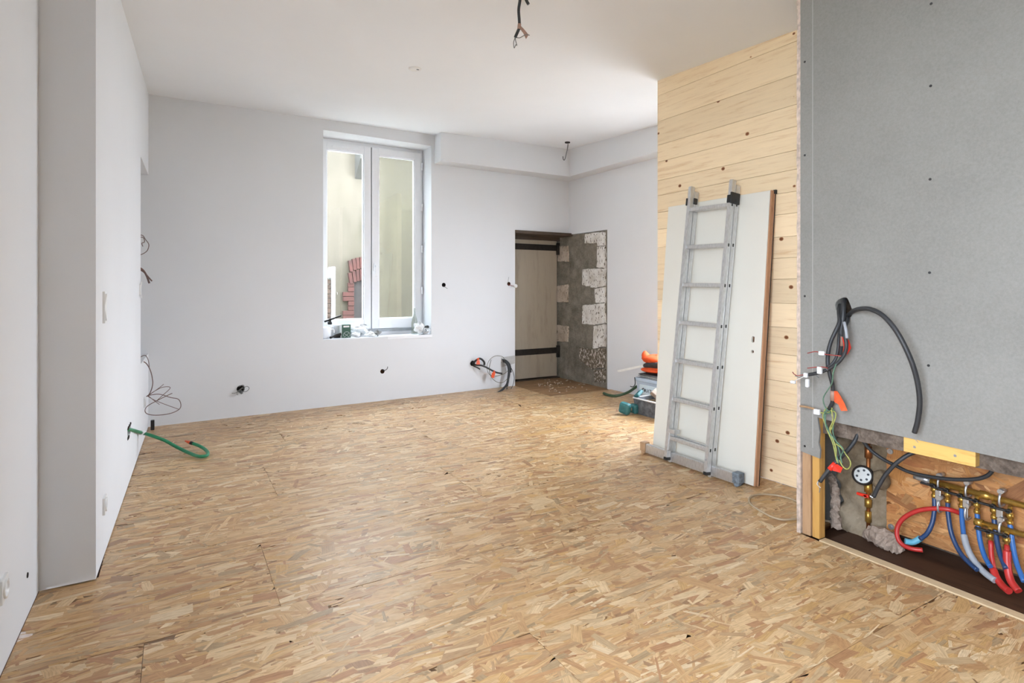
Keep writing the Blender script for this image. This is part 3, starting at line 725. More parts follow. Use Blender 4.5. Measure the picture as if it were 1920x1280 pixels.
struct('stud', MB().box((FXI, 1.772, 0.0), (FXI+0.05, 1.818, 2.9), bev=0.002), M_STUD_GREY, duct)
struct('stud', MB().box((FXI+0.004, 1.728, 0.0), (FXI+0.056, 1.7655, 2.9), bev=0.002), M_STUD, duct)
struct('head_batten', MB().box((FXI, 1.058, 0.555), (FXI+0.04, 1.33, 0.70), bev=0.002), M_BATTEN, duct)
for y in (1.285, 1.13): struct('screw_head', MB().cyl((FXI-0.001, y, 0.585), (FXI+0.01, y, 0.585), 0.006, 10), M_STEEL, duct)
# masonry inside the duct
def rough(mb, x, y0, y1, z0, z1, amp, nu, nv, seed, back=0.05):
    r_ = random.Random(seed); w = [[r_.uniform(-amp, amp) for _ in range(nu+1)] for _ in range(nv+1)]
    mb.grid(lambda u, v: Vector((x+w[round(v*nv)][round(u*nu)], y0+(y1-y0)*u, z0+(z1-z0)*v)), nu, nv, False)
    return mb
wall_ductback = struct('wall_ductback', MB().box((3.30, 0.2, -0.05), (3.40, 1.84, 2.9)), M_CONCRETE, None, 'rough masonry at the back of the duct')
struct('concrete_lintel', rough(MB().box((2.905, 0.2, 0.56), (3.29, 1.80, 0.80)), 2.90, 0.2, 1.80, 0.545, 0.8, 0.006, 50, 8, 3), M_CONCRETE, wall_ductback)
def bulge(u, v):
    y = 1.802-u*0.262; z = -0.02+v*0.585
    rag = 0.014*math.sin(v*17)+0.009*math.sin(v*39+1)
    e = min(1, u*9)
    x = 3.20-0.055*e-0.02*math.sin(u*math.pi)+0.006*math.sin(v*19+u*9)+0.004*math.sin(v*41-u*23)+(0.05*max(0, u-0.75)*4)
    if v > 0.86 and u < 0.4: x += 0.03
    return Vector((x, y+rag*(1-u), z))
struct('old_plaster', MB().grid(bulge, 30, 44), M_OLDPLASTER, wall_ductback)
m = MB()
def ridge(pts, r, seed):
    r_ = random.Random(seed); mm = MB().tube(pts, r, 9, smooth=False, sub=5)
    for v in mm.v: v += Vector((r_.uniform(-.008, .008), r_.uniform(-.008, .008), r_.uniform(-.008, .008)))
    return mm
struct('mortar_ridge', ridge([(3.16, 1.838, .245), (3.15, 1.825, .235), (3.14, 1.805, .20), (3.13, 1.795, .14), (3.12, 1.79, .06), (3.12, 1.785, -.01)], [.016, .02, .022, .022, .024, .03], 3), M_MORTAR, wall_ductback)
struct('mortar_foot', ridge([(3.10, 1.62, .012), (3.09, 1.57, .03), (3.085, 1.52, .035), (3.08, 1.47, .02), (3.08, 1.44, .005)], [.02, .045, .05, .04, .02], 6), M_MORTAR, wall_ductback)
struct('duct_floor', MB().box((2.905, 0.2, -0.045), (3.30, 1.72, -0.012)), M_DARKFLOOR, wall_ductback)
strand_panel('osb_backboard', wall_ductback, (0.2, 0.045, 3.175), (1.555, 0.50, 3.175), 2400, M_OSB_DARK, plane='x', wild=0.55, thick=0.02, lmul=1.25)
for x, y in ((1669, 846), (1671, 987)):
    p = on_x(x, y, 3.172); struct('washer_screw', MB().cyl((3.168, p.y, p.z), (3.176, p.y, p.z), 0.014, 16).cyl((3.163, p.y, p.z), (3.17, p.y, p.z), 0.006, 8), M_STEEL, wall_ductback)
struct('trim_4', MB().box((2.852, 0.2, -0.04), (2.905, 1.72, 0.004), bev=0.002), M_TRIMWOOD, None, 'pale wooden threshold strip before the duct opening')

# ------------------------------------------------------------------ leaning door leaves
def lean(x_bot, x_top, z_top):
    """matrix: local (x outward to the wall, y, z up along the leaning face) -> world"""
    a = math.atan2(x_top-x_bot, z_top)
    return Matrix.Translation((x_bot, 0, 0)) @ Matrix.Rotation(a, 4, 'Y')
LM = lean(3.245, 3.420, 1.955)
leaf = thing('door_leaf', (3.3, 2.85, 0), 'ivory door leaf with lock holes, leaning behind the aluminium ladder', 'door')
LH = 1.962
panel = obj('door_panel', MB().box((0.0, 2.398, 0.008), (0.030, 3.312, LH), LM, 0.002), M_DOORLEAF, leaf)
def onleaf(px, py):
    X = 3.32
    for _ in range(6):
        p = on_x(px, py, X); X = 3.245+(3.420-3.245)*p.z/1.955
    return on_x(px, py, X)
lm3 = LM.to_3x3(); nrm = lm3 @ Vector((1, 0, 0)); upv = lm3 @ Vector((0, 0, 1))
k1 = onleaf(1412, 636); k2 = onleaf(1411, 659)
c1 = MB().prism([k1+Vector((0, 0.011*math.cos(t), 0))+upv*(0.011*math.sin(t)+(0.011 if math.sin(t) > 0 else -0.011))-nrm*0.02 for t in [2*math.pi*i/16 for i in range(16)]], nrm*0.045)
c2 = MB().cyl(k2-nrm*0.02, k2+nrm*0.025, 0.0105, 16)
cc = []
for c in (c1, c2):
    q = MB(); q.add([v-ROOT_LOC[leaf.name] for v in c.v], c.f); cc.append(q)
panel.parent = None; cut(panel, cc); panel.parent = leaf
obj('edge_lipping', MB().box((0.003, 2.388, 0.008), (0.028, 2.398, LH), LM, 0.001), M_DOOREDGE, leaf, 'brown wooden edge of the leaf')
for c, r in ((k1, 0.0105), (k2, 0.010)):
    obj('lock_hole', MB().cyl(c+nrm*0.014, c+nrm*0.018, r*1.9 if r > .0102 else r*1.2, 14), M_BROWNHOLE, leaf)
leaf2 = thing('door_leaf', (3.36, 2.85, 0), 'second door leaf, mostly hidden behind the ivory one', 'door')
obj('door_panel', MB().box((0.033, 2.386, 0.006), (0.047, 3.300, LH+0.004), LM, 0.001), M_DOOREDGE, leaf2)
obj('edge_groove', MB().box((0.037, 2.3835, 0.01), (0.043, 2.387, LH), LM), M_BLACK, leaf2)
obj('corner_cap', MB().box((0.032, 2.378, LH-0.02), (0.048, 2.40, LH+0.008), LM, 0.002), M_BLACK, leaf2)

# ------------------------------------------------------------------ extension ladder
lad = thing('extension_ladder', (3.17, 2.86, 0), 'paint-spattered aluminium extension ladder leaning on the ivory door leaf', 'ladder')
A = math.atan(0.108)
def LMx(xb): return Matrix.Translation((xb, 2.86, 0)) @ Matrix.Rotation(0.0195, 4, 'X') @ Matrix.Rotation(A, 4, 'Y') @ Matrix.Translation((0, -2.86, 0))
def hollow_stile(m, y0, y1, x0, x1, z0, z1):
    return MB().box((x0, y0, z0), (x1, y1, z1), m, 0.003)
YL0, YL1, YR0, YR1 = 3.036, 3.060, 2.668, 2.692
RZ = [0.195+0.284*i for i in range(7)]
for sec, xb, zb, zt in ((0, 3.110, 0.045, 2.075), (1, 3.157, 0.004, 2.04)):
    m = LMx(xb)
    for (a, c) in ((YL0, YL1), (YR0, YR1)):
        st = obj('stile', hollow_stile(m, a, c, 0.0, 0.040, zb, zt), M_LADDER, lad)
        for sx in (0.0, 0.0345):
            obj('flange', MB().box((sx-0.001, a-0.0015, zb+0.004), (sx+0.006, c+0.0015, zt-0.004), m, 0.001), M_LADDER, st)
    for z in RZ:
        r_ = obj('rung', MB().box((0.006, YR1-0.004, z-0.014), (0.033, YL0+0.004, z+0.014), m, 0.004), M_LADDER, lad)
        for yy in (YR0-0.0006, YL1-0.006):
            obj('rung_end', MB().box((0.013, yy, z-0.011), (0.028, yy+0.0066, z+0.011), m, 0.001), M_BLACK, r_)
    if sec == 0:
        for (a, c) in ((YL0, YL1), (YR0, YR1)):
            obj('foot_cap', MB().box((-0.003, a-0.003, zb-0.018), (0.043, c+0.003, zb+0.004), m, 0.003), M_BLACK, lad)
m = LMx(3.110)
obj('guide_hook', MB().box((-0.006, YL1-0.002, 1.93), (0.02, YL1+0.012, 1.985), m, 0.003).box((0.035, YL0-0.012, 1.945), (0.07, YL0+0.006, 1.99), m, 0.003), M_BLACK, lad)
g_ = MB().box((-0.006, YR0-0.010, 1.905), (0.085, YR0+0.004, 1.985), m, 0.004); g_.box((-0.008, YR0-0.006, 1.91), (0.004, YR1+0.004, 1.965), m, 0.003)
g_.cyl(m @ Vector((0.052, YR0-0.014, 1.93)), m @ Vector((0.052, YR0+0.02, 1.93)), 0.012, 10)
obj('guide_hook', g_, M_BLACK, lad)
obj('locking_catch', MB().box((-0.004, YL0-0.055, 0.232), (0.055, YL0+0.002, 0.262), m, 0.003).box((0.004, YL0-0.012, 0.10), (0.05, YL0+0.004, 0.24), m, 0.004), M_LADDER, lad)
for z in (0.225, 0.13): obj('bolt', MB().cyl(m @ Vector((-0.006, YR0+0.012, z)), m @ Vector((0.004, YR0+0.012, z)), 0.007, 10), M_STEEL, lad)
bar = obj('stabiliser_bar', MB().box((3.162, 2.452, 0.012), (3.196, 3.305, 0.082), None, 0.004), M_LADDER, lad)
for y0, y1, mt in ((2.435, 2.490, M_GREYRUB), (3.300, 3.352, M_STUD_GREY)):
    obj('end_foot', MB().box((3.150, y0, 0.022), (3.208, y1, 0.092), None, 0.006).cyl((3.155, (y0+y1)/2, 0.018), (3.205, (y0+y1)/2, 0.018), 0.018, 14), mt, bar)

# ------------------------------------------------------------------ things piled in the corner
tub = thing('storage_tub', (4.59, 4.5, 0), 'pale blue plastic tub with black lettering against the end wall', 'tub')
obj('shell', MB().add([(4.415,4.29,0),(4.77,4.29,0),(4.77,4.71,0),(4.415,4.71,0),(4.395,4.27,.275),(4.79,4.27,.275),(4.79,4.73,.275),(4.395,4.73,.275)], [(0,3,2,1),(4,5,6,7),(0,1,5,4),(1,2,6,5),(2,3,7,6),(3,0,4,7)]), M_TUB, tub)
obj('lid', MB().box((4.382, 4.255, 0.275), (4.80, 4.742, 0.315), None, 0.008), M_TUB, tub)
lb = obj('label_panel', MB().box((4.394, 4.32, 0.135), (4.401, 4.68, 0.245)), M_TUBLABEL, tub)
TM = Matrix.Translation((4.392, 4.505, 0.185)) @ Matrix(((0, 0, -1, 0), (-1, 0, 0, 0), (0, 1, 0, 0), (0, 0, 0, 1)))
obj('lettering', text_mesh('AXTON', 0.056, TM), M_INK, lb)
obj('logo', MB().tube([(4.392, 4.640-0.020*(1-math.cos(t)), 0.172+0.035*math.sin(t)) for t in [math.pi*i/10 for i in range(11)]], 0.005, 6), M_INK, lb)
for i, (z, dx, dy, mt) in enumerate(((0.317, -.02, .0, M_GREYPAPER), (0.325, .0, .03, M_PAPER), (0.334, -.03, .01, M_GREYPAPER), (0.343, .02, -.01, M_PAPER), (0.352, -.01, .02, M_CHARCOAL))):
    mm = Matrix.Translation((4.58+dx, 4.5+dy, z)) @ Matrix.Rotation(0.08*(i-2), 4, 'Z')
    tag(obj('booklet', MB().box((-0.15, -0.2, 0), (0.15, 0.2, 0.0075), mm), mt), ['lowest grey leaflet stacked on the blue tub lid', 'lower white leaflet stacked on the blue tub lid', 'middle grey leaflet stacked on the blue tub lid', 'upper white leaflet stacked on the blue tub lid', 'topmost dark leaflet right under the work jacket'][i], 'leaflet', 'leaflets on the tub')
tag(obj('white_lath', MB().box((-0.006, -0.012, -0.3), (0.006, 0.012, 0.3), Matrix.Translation((4.46, 4.82, 0.405)) @ Matrix.Rotation(math.radians(75), 4, 'X') @ Matrix.Rotation(0.25, 4, 'Z')), M_PAPER), 'thin white lath poking out beside the work jacket', 'lath')
jk = thing('work_jacket', (4.55, 4.5, 0.36), 'crumpled orange and charcoal work jacket on top of the blue tub', 'jacket')
def fold(cx, cy, cz, rx, ry, rz, seed, tilt=0.0, amp=0.3):
    return MB().blob((cx, cy, cz), (rx, ry, rz), seed, amp, 26, 16, Matrix.Rotation(tilt, 3, 'X'))
obj('lower_sleeve', fold(4.56, 4.54, 0.408, 0.17, 0.24, 0.042, 3, -0.10, 0.22), M_ORANGE, jk, 'orange sleeve')
obj('folded_body', fold(4.57, 4.50, 0.465, 0.17, 0.25, 0.055, 8, -0.06, 0.2), M_CHARCOAL, jk, 'charcoal body')
q1 = on_x(1230, 672, 4.52); cm = fold(q1.x, q1.y, q1.z-0.01, 0.13, 0.17, 0.048, 8, 0.10, 0.14)
q2 = on_x(1211, 668, 4.46); cm.blob((q2.x, q2.y, q2.z-0.005), (0.05, 0.04, 0.065), 8, 0.12, 16, 10, Matrix.Rotation(-0.35, 3, 'X'))
obj('upper_collar', cm, M_ORANGE, jk, 'orange collar flap')
tag(obj('bent_hook', MB().tube([on_x(x, y, 4.37) for x, y in ((1190, 707), (1191, 716), (1190, 722), (1186, 725), (1182, 724))], 0.005, 8), M_CABLE), 'thin dark bent hook hanging beside the blue tub', 'hook')
tag(obj('garden_hose', MB().tube([on_z(x, y, 0.02+dz) for x, y, dz in ((1132, 737, 0), (1140, 740, 0), (1152, 742, 0), (1164, 740, 0.01), (1178, 735, 0.03), (1190, 727, 0.07), (1197, 722, 0.10))], 0.016, 12), M_DKGREENHOSE), 'dark green hose end lying before the end wall', 'hose')
tray = thing('mortar_tub', (4.23, 4.2, 0), 'scuffed grey mortar tub full of rubble on the floor', 'tub')
tp = [(4.20, 4.44), (4.46, 4.50), (4.52, 4.02), (4.12, 4.02)]
tp0 = [Vector((4.105, 4.42, 0)), Vector((4.355, 4.42, 0)), Vector((4.355, 3.99, 0)), Vector((4.105, 3.99, 0))]
tp1 = [Vector((4.085, 4.445, 0.165)), Vector((4.372, 4.445, 0.165)), Vector((4.372, 3.965, 0.165)), Vector((4.085, 3.965, 0.165))]
ins = [Vector((p.x+(0.012 if p.x < 4.25 else -0.012), p.y+(0.012 if p.y < 4.2 else -0.012), p.z)) for p in tp1]
inb = [Vector((p.x+(0.012 if p.x < 4.25 else -0.012), p.y+(0.012 if p.y < 4.2 else -0.012), 0.10)) for p in tp0]
v_ = tp0+tp1+ins+inb
f_ = [(0, 1, 2, 3), (12, 13, 14, 15)]+[(a*4+i, a*4+(i+1) % 4, (a+1)*4+(i+1) % 4, (a+1)*4+i) for a in range(3) for i in range(4)]
obj('shell', MB().add(v_, f_), M_TRAY, tray)
rim = MB(); 
for i in range(4): rim.tube([tp1[i], tp1[(i+1) % 4]], 0.008, 8, spline=False)
obj('rim', rim, M_TRAYRIM, tray)
tag(obj('rubble_block', MB().box((-0.05, -0.11, -0.02), (0.05, 0.11, 0.02), Matrix.Translation((4.22, 4.18, 0.19)) @ Matrix.Rotation(0.7, 4, 'X') @ Matrix.Rotation(0.4, 4, 'Z'), 0.006), M_RUBBLE), 'dusty brown board offcut sticking out of the grey mortar tub', 'offcut')
tag(obj('rubble_heap', MB().blob((4.23, 4.24, 0.135), (0.09, 0.13, 0.035), 4, 0.35, 16, 9), M_OLDPLASTER), 'grey lump of plaster inside the mortar tub', 'rubble')
tag(obj('trowel_case', MB().box((-0.05, -0.035, -0.018), (0.05, 0.035, 0.018), Matrix.Translation((4.145, 4.43, 0.20)) @ Matrix.Rotation(-0.5, 4, 'X') @ Matrix.Rotation(-0.5, 4, 'Y'), 0.01), M_TEAL), 'teal plastic case lying on the far edge of the mortar tub', 'case')
kp = thing('work_light', (4.08, 4.42, 0), 'teal two-headed plastic tool lying beside the mortar tub', 'tool')
q = on_z(1172, 777, 0)
obj('head', MB().box((-.04, -.06, -.06), (.04, .06, .06), Matrix.Translation((q.x, q.y, .066)) @ Matrix.Rotation(.35, 4, 'Z') @ Matrix.Rotation(.2, 4, 'X'), .028), M_TEAL, kp)
obj('head', MB().box((-.03, -.05, -.05), (.03, .05, .05), Matrix.Translation((q.x+.105, q.y-.02, .055)) @ Matrix.Rotation(-.2, 4, 'Z'), .022), M_TEAL, kp)
obj('joint', MB().cyl((q.x+0.02, q.y, 0.05), (q.x+0.12, q.y-0.01, 0.05), 0.018, 12), M_BEIGECABLE, kp)

# ------------------------------------------------------------------ items on the window sill
SZ = WZ0+0.004
def sill(px, py): return on_z(px, py, SZ)
p = sill(613, 634)
jar = thing('plastic_jar', (p.x, p.y, SZ), 'white plastic jug at the left end of the window sill', 'jug')
obj('body', MB().lathe((1.44, 6.52, SZ), [(0, 0), (.052, 0), (.056, .01), (.056, .10), (.045, .125), (.02, .135), (0, .135)]), M_PVC, jar)
obj('spout', MB().tube([(1.485, 6.50, SZ+.09), (1.515, 6.49, SZ+.10), (1.52, 6.485, SZ+.06)], 0.008, 8), M_PVC, jar)
bt = thing('spray_bottle', (1.50, 6.60, SZ), 'white bottle with black lever in the left corner of the sill', 'bottle')
obj('body', MB().lathe((1.50, 6.60, SZ), [(0, 0), (.036, 0), (.038, .01), (.038, .12), (.018, .15), (.016, .17), (0, .17)]), M_PVC, bt)
obj('collar', MB().lathe((1.50, 6.60, SZ+.15), [(0, 0), (.024, 0), (.024, .03), (0, .03)]), M_BLACK, bt)
obj('lever', MB().box((-0.10, -0.012, -0.010), (0.10, 0.012, 0.010), Matrix.Translation((1.535, 6.60, SZ+.215)) @ Matrix.Rotation(-0.33, 4, 'Y'), 0.004).box((1.487, 6.588, SZ+.17), (1.513, 6.612, SZ+.21)), M_BLACK, bt)
tag(obj('cup', MB().lathe((1.585, 6.62, SZ), [(0, 0), (.034, 0), (.044, .13), (.038, .145), (0, .15)]), M_CLEARPLASTIC), 'milky white cup behind the green box', 'cup')
gb = thing('green_box', (1.655, 6.52, SZ), 'small dark green carton with white logo on the sill', 'box')
GMt = Matrix.Translation((1.655, 6.53, SZ)) @ Matrix.Rotation(0.12, 4, 'Z')
car = obj('carton', MB().box((-0.052, -0.035, 0), (0.052, 0.035, 0.148), GMt, 0.002), M_GREENBOX, gb)
obj('side_flap', MB().box((-0.0535, -0.034, 0), (-0.0522, 0.034, 0.148), GMt), M_PAPER, gb)
obj('printed_label', MB().box((-0.034, -0.0362, 0.118), (0.034, -0.0352, 0.136), GMt), M_PAPER, car)
lg = MB(); 
lg.tube([GMt @ Vector((0.004+0.038*math.cos(t), -0.0358, 0.030+0.038*math.sin(t))) for t in [math.pi*(-0.15+1.25*i/14) for i in range(15)]], 0.0018, 5)
lg.tube([GMt @ Vector(v) for v in ((-0.026, -0.0358, 0.01), (0.004, -0.0358, 0.03), (0.030, -0.0358, 0.006))], 0.0018, 5, spline=False)
lg.tube([GMt @ Vector(v) for v in ((-0.028, -0.0358, 0.052), (0.004, -0.0358, 0.03), (0.028, -0.0358, 0.052))], 0.0018, 5, spline=False)
obj('logo', lg, M_PAPER, car)
def crumple(c, r, seed):
    m = MB().blob(c, r, seed, 0.55, 18, 11); rn = random.Random(seed)
    for v in m.v: v += Vector((rn.uniform(-.006, .006), rn.uniform(-.006, .006), rn.uniform(-.005, .005)))
    m.sm = [False]*len(m.sm)
    lo = min(v.z for v in m.v)
    for v in m.v: v.z += SZ-lo
    return m
tag(obj('plastic_film', crumple((1.85, 6.62, SZ+.05), (.10, .05, .05), 2), M_FILM), 'crumpled white film behind right of the green box', 'film')
tag(obj('paper_scrap', crumple((1.77, 6.50, SZ+.02), (.045, .035, .02), 7), M_PAPER), 'crumpled paper scrap next to the green box on the sill', 'paper')
tag(obj('paper_scrap', crumple((1.93, 6.49, SZ+.02), (.055, .03, .022), 12), M_PAPER), 'crumpled paper scrap midway along the sill, second from the green box', 'paper')
tag(obj('paper_scrap', crumple((2.02, 6.51, SZ+.018), (.035, .03, .024), 15), M_GREYPAPER), 'greyish crumpled scrap, rightmost of the sill litter', 'paper')
tag(obj('tap_fitting', MB().tube([(1.47, 6.435, SZ+.014), (1.50, 6.46, SZ+.018), (1.54, 6.49, SZ+.03), (1.60, 6.49, SZ+.045)], [.014, .009, .014, .016], 10), M_IRON), 'dark metal fitting lying by the white jug on the sill', 'fitting')
tag(obj('tape_roll', MB().lathe((1.575, 6.56, SZ+.0), [(.022, 0), (.04, 0), (.04, .03), (.022, .03), (.022, 0)]), M_BLACK), 'small black tape roll behind the dark metal fitting', 'tape')
gbt = thing('glass_bottle', (2.50, 6.57, SZ), 'clear glass bottle with slim neck at the right end of the sill', 'bottle')
obj('glass', MB().lathe((2.50, 6.57, SZ), [(0, .002), (.036, .002), (.038, .02), (.038, .14), (.03, .19), (.015, .24), (.013, .30), (.014, .315), (.010, .315), (.010, .245), (.025, .19), (.034, .14), (.034, .02), (0, .012)]), M_BOTTLE, gbt)
tag(obj('plastic_bag', crumple((2.53, 6.49, SZ+.05), (.06, .04, .05), 21), M_FILM), 'crumpled white bag at the foot of the glass bottle', 'bag')
fx = thing('tap_parts', (2.63, 6.48, SZ), 'loose chrome tap parts at the right corner of the sill', 'fitting')
obj('ring', MB().tube([(2.61+.035*math.cos(t), 6.46+.012*math.sin(t), SZ+.045+.03*math.sin(t)) for t in [2*math.pi*i/14 for i in range(15)]], 0.008, 8), M_STEEL, fx)
obj('elbow', MB().tube([(2.58, 6.47, SZ+.012), (2.62, 6.455, SZ+.03), (2.655, 6.46, SZ+.055)], 0.012, 10), M_STEEL, fx)
obj('knob', MB().blob((2.635, 6.50, SZ+.09), (.03, .025, .018), 2, .1), M_BLACK, fx)
obj('valve_body', MB().blob((2.60, 6.52, SZ+.04), (.04, .035, .04), 4, .3), M_STEEL, fx)

# ------------------------------------------------------------------ holes with wires in the far wall
def cup(name, p, r, mt, label, cat='junction box'):
    t = thing(name, (p.x, p.y, p.z-r), label, cat)
    obj('liner', MB().lathe((p.x, p.y-0.001, p.z), [(r*0.99, 0), (r*0.97, 0.05), (0, 0.052)], 20, (0, 1, 0)), mt, t)
    return t
B = [cup('wall_box', hp[0], .036, M_DARKHOLE, 'round wall box with tangled grey wires, leftmost and lowest on the far wall'),
     cup('wall_box', hp[1], .026, M_BROWNHOLE, 'small brown wall hole with a curled wire under the window'),
     cup('wall_box', hp[2], .026, M_DARKHOLE, 'round dark wall hole just right of the window'),
     cup('wall_box', hp[3], .026, M_BROWNHOLE, 'brown wall hole with dangling white cap beside the old doorway'),
     cup('wall_box', hp[4], .034, M_DARKHOLE, 'dark wall hole with taped black cables, left of the pair near the floor'),
     cup('wall_box', hp[5], .030, M_DARKHOLE, 'dark wall hole feeding a hanging cable bundle next to the doorway')]
F = on_far
m = MB()
m.tube([F(447, 732, .0), F(455, 728, .03), F(463, 724, .04), F(467, 728, .04), F(461, 734, .03), F(450, 733, .02)], .0028, 6)
m.tube([F(452, 730, .0), F(444, 735, .03), F(439, 737, .04), F(435, 737, .045)], .0026, 6)
m.tube([F(446, 731, .02), F(444, 738, .035), F(446, 740, .03)], .0026, 6)
m.tube([F(447, 725, .01), F(456, 722, .02), F(458, 730, .03), F(452, 737, .03), F(448, 732, .02), F(455, 726, .03)], .004, 6)
obj('wires', m, M_GREYWIRE, B[0]); 
obj('cable_end', MB().tube([F(452, 733, .0), F(453, 736, .03), F(454, 738, .035)], .012, 10), M_GREYWIRE, B[0])
obj('wire', MB().tube([F(717, 694, 0), F(722, 694, .03), F(726, 691, .05), F(727, 687, .05)], .004, 8), M_CABLE, B[1])
obj('wire', MB().tube([F(832, 536, -.02), F(833, 537, .03), F(836, 539, .05), F(839, 541, .055)], .003, 6), M_GREYWIRE, B[2])
obj('wire', MB().tube([F(953, 530, 0), F(953, 525, .03), F(954, 519, .04)], .002, 6), M_GREYWIRE, B[3])
obj('wire', MB().tube([F(953, 533, 0), F(958, 535, .03), F(963, 536, .05)], .003, 6), M_REDWIRE, B[3])
obj('white_cap', MB().lathe(F(968, 536, .07), [(0, 0), (.020, .0), (.024, .008), (.024, .03), (0, .03)], 16, (0, 1, 0)), M_SWITCH, B[3])
# cables left of the doorway
ca = thing('taped_cable', hp[4], 'short black cable with orange tapes from the lower far wall', 'cable')
obj('sheath', MB().tube([F(885, 682, -.03), F(888, 680, .03), F(893, 675, .06), F(899, 672, .075), F(904, 674, .08), F(908, 679, .08), F(908, 684, .075)], .0125, 10), M_CABLE, ca)
obj('sheath', MB().tube([F(886, 684, -.02), F(894, 684, .05), F(903, 685, .07), F(913, 689, .09), F(922, 694, .10), F(931, 698, .11), F(941, 700, .11)], .0115, 10), M_CABLE, ca)
obj('stub', MB().tube([F(888, 686, 0), F(895, 689, .05), F(900, 692, .06)], .008, 10), M_CABLE, ca)
obj('bare_wire', MB().tube([F(900, 692, .06), F(904, 697, .065), F(909, 700, .07), F(915, 701, .07)], .0025, 6), M_WHITEWIRE, ca)
def tape_on(parent, a, c, r, mt, flag=None, name='tape'):
    t = obj(name, MB().tube([a, c], r, 12, spline=False), mt, parent)
    if flag: obj('tape_flag', MB().prism(flag, (0.0015, 0.0015, 0.001)), mt, t)
tape_on(ca, F(894, 674, .066), F(898, 672, .075), .012, M_ORANGE_TAPE, [F(894, 676, .085), F(899, 675, .085), F(900, 683, .09), F(893, 683, .09)])
tape_on(ca, F(925, 695, .10), F(928, 697, .105), .012, M_ORANGE_TAPE, [F(922, 700, .12), F(927, 694, .12), F(929, 699, .12), F(926, 709, .12), F(921, 707, .12)])
cb = thing('cable_bundle', hp[5], 'black cable bundle drooping to the floor beside the old doorway', 'cable')
obj('sheath', MB().tube([F(942, 678, -.03), F(947, 678, .05), F(952, 684, .08), F(954, 695, .09), F(953, 708, .10), F(951, 719, .12), F(945, 727, .18), F(936, 735, .25), F(924, 742, .32), F(912, 746, .36), F(898, 749, .40)], .0145, 12), M_CABLE, cb)
obj('sheath', MB().tube([F(944, 676, -.03), F(950, 678, .05), F(955, 688, .07), F(955, 702, .08), F(952, 715, .09), F(951, 724, .10)], .0125, 10), M_CABLE, cb)
obj('sheath', MB().tube([F(941, 674, 0), F(949, 676, .05), F(956, 684, .07), F(958, 698, .07)], .010, 10), M_CABLE, cb)
tape_on(cb, F(907, 747, .375), F(912, 746, .36), .0165, M_TAPE_DULL)
tape_on(cb, F(945, 677, .03), F(948, 679, .055), .013, M_BROWNHOLE)
obj('earth_wire', MB().tube([F(947, 680, .02), F(944, 670, .08), F(936, 667, .09), F(926, 668, .09), F(917, 676, .09), F(913, 687, .09), F(915, 698, .10), F(922, 704, .10), F(934, 704, .10), F(946, 700, .09), F(953, 694, .09)], .0032, 6), M_OLIVEWIRE, cb)
obj('earth_wire', MB().tube([F(921, 674, .10), F(918, 686, .10), F(918, 698, .11), F(923, 709, .11), F(932, 716, .11), F(942, 717, .11), F(951, 710, .10), F(955, 700, .09)], .0032, 6), M_OLIVEWIRE, cb)
obj('loop_wire', MB().tube([F(956, 686, .07), F(961, 695, .09), F(964, 708, .11), F(962, 721, .14), F(957, 730, .16), F(952, 734, .17), F(950, 730, .16), F(951, 722, .14)], .004, 8), M_CABLE, cb)
obj('earth_wire', MB().tube([F(949, 722, .12), F(951, 728, .15), F(952, 734, .165)], .005, 8), M_OLIVEWIRE, cb)
tag(obj('plaster_patch', MB().prism([F(939, 670, 0.001), F(965.3, 666, 0.001), F(965.3, 681, 0.001), F(941, 688, 0.001)], (0, -0.002, 0)), M_SKIM), 'grey unpainted plaster patch behind the cable bundle', 'patch')

# ------------------------------------------------------------------ ceiling fittings
p = on_z(778, 125, 3.06)
c0 = Vector((p.x, p.y, ceil_z(p.x, p.y)))
sp = thing('ceiling_rose', c0, 'small white round cover plate on the ceiling', 'cover plate')
obj('disc', MB().lathe(c0+Vector((0, 0, .003)), [(0, -.014), (.038, -.014), (.05, -.008), (.052, 0)], 28), M_SWITCH, sp)
obj('slot', MB().box((c0.x+.008, c0.y-.025, c0.z-.0125), (c0.x+.026, c0.y-.01, c0.z-.0105)), M_SEAL, sp)
hk = on_z(1064, 268, 3.15); hk.z = ceil_z(hk.x, hk.y)
hw = thing('ceiling_hook', hk, 'thin twisted wire hook in the ceiling corner', 'hook')
obj('plate', MB().cyl(hk+Vector((0, 0, -.012)), hk+Vector((0, 0, .002)), .034, 16), M_DARKHOLE, hw)
def hkp(x, y):
    d = hk.x*fwd[0]+hk.y*fwd[1]; dx, dy = _ray(x); return Vector((dx*d, dy*d, EYE-(y-HY)/FP*d))
obj('wire', MB().tube([hkp(1065, 270), hkp(1064, 278), hkp(1062, 287), hkp(1060, 296), hkp(1058, 300), hkp(1056, 298), hkp(1055.5, 293)], .006, 8), M_GREYWIRE, hw)
cc_ = Vector((1.93, 2.98, 0)); 
dcc = 0.0
ct = on_z(976, -14, 2.98); ct.z = ceil_z(ct.x, ct.y)
dq = ct.x*fwd[0]+ct.y*fwd[1]
def cp(x, y, dd=0.0):
    d = dq+dd; dx, dy = _ray(x); return Vector((dx*d, dy*d, EYE-(y-HY)/FP*d))
cw = thing('ceiling_cable', ct, 'black cable with tape flag hanging from the ceiling', 'cable')
obj('sheath', MB().tube([cp(976, -16), cp(975, 0), cp(972.5, 18), cp(973.5, 36), cp(974, 46)], .0085, 10), M_CABLE, cw)
obj('cable_end', MB().tube([cp(973, 54), cp(970, 61), cp(966, 70)], .0085, 10), M_CABLE, cw)
obj('side_stub', MB().tube([cp(980, -16), cp(985, -4), cp(988, 3), cp(991, 8)], .0085, 10), M_CABLE, cw)
obj('tape', MB().tube([cp(974, 45), cp(973, 55)], .010, 10, spline=False), M_TAPE_DULL, cw)
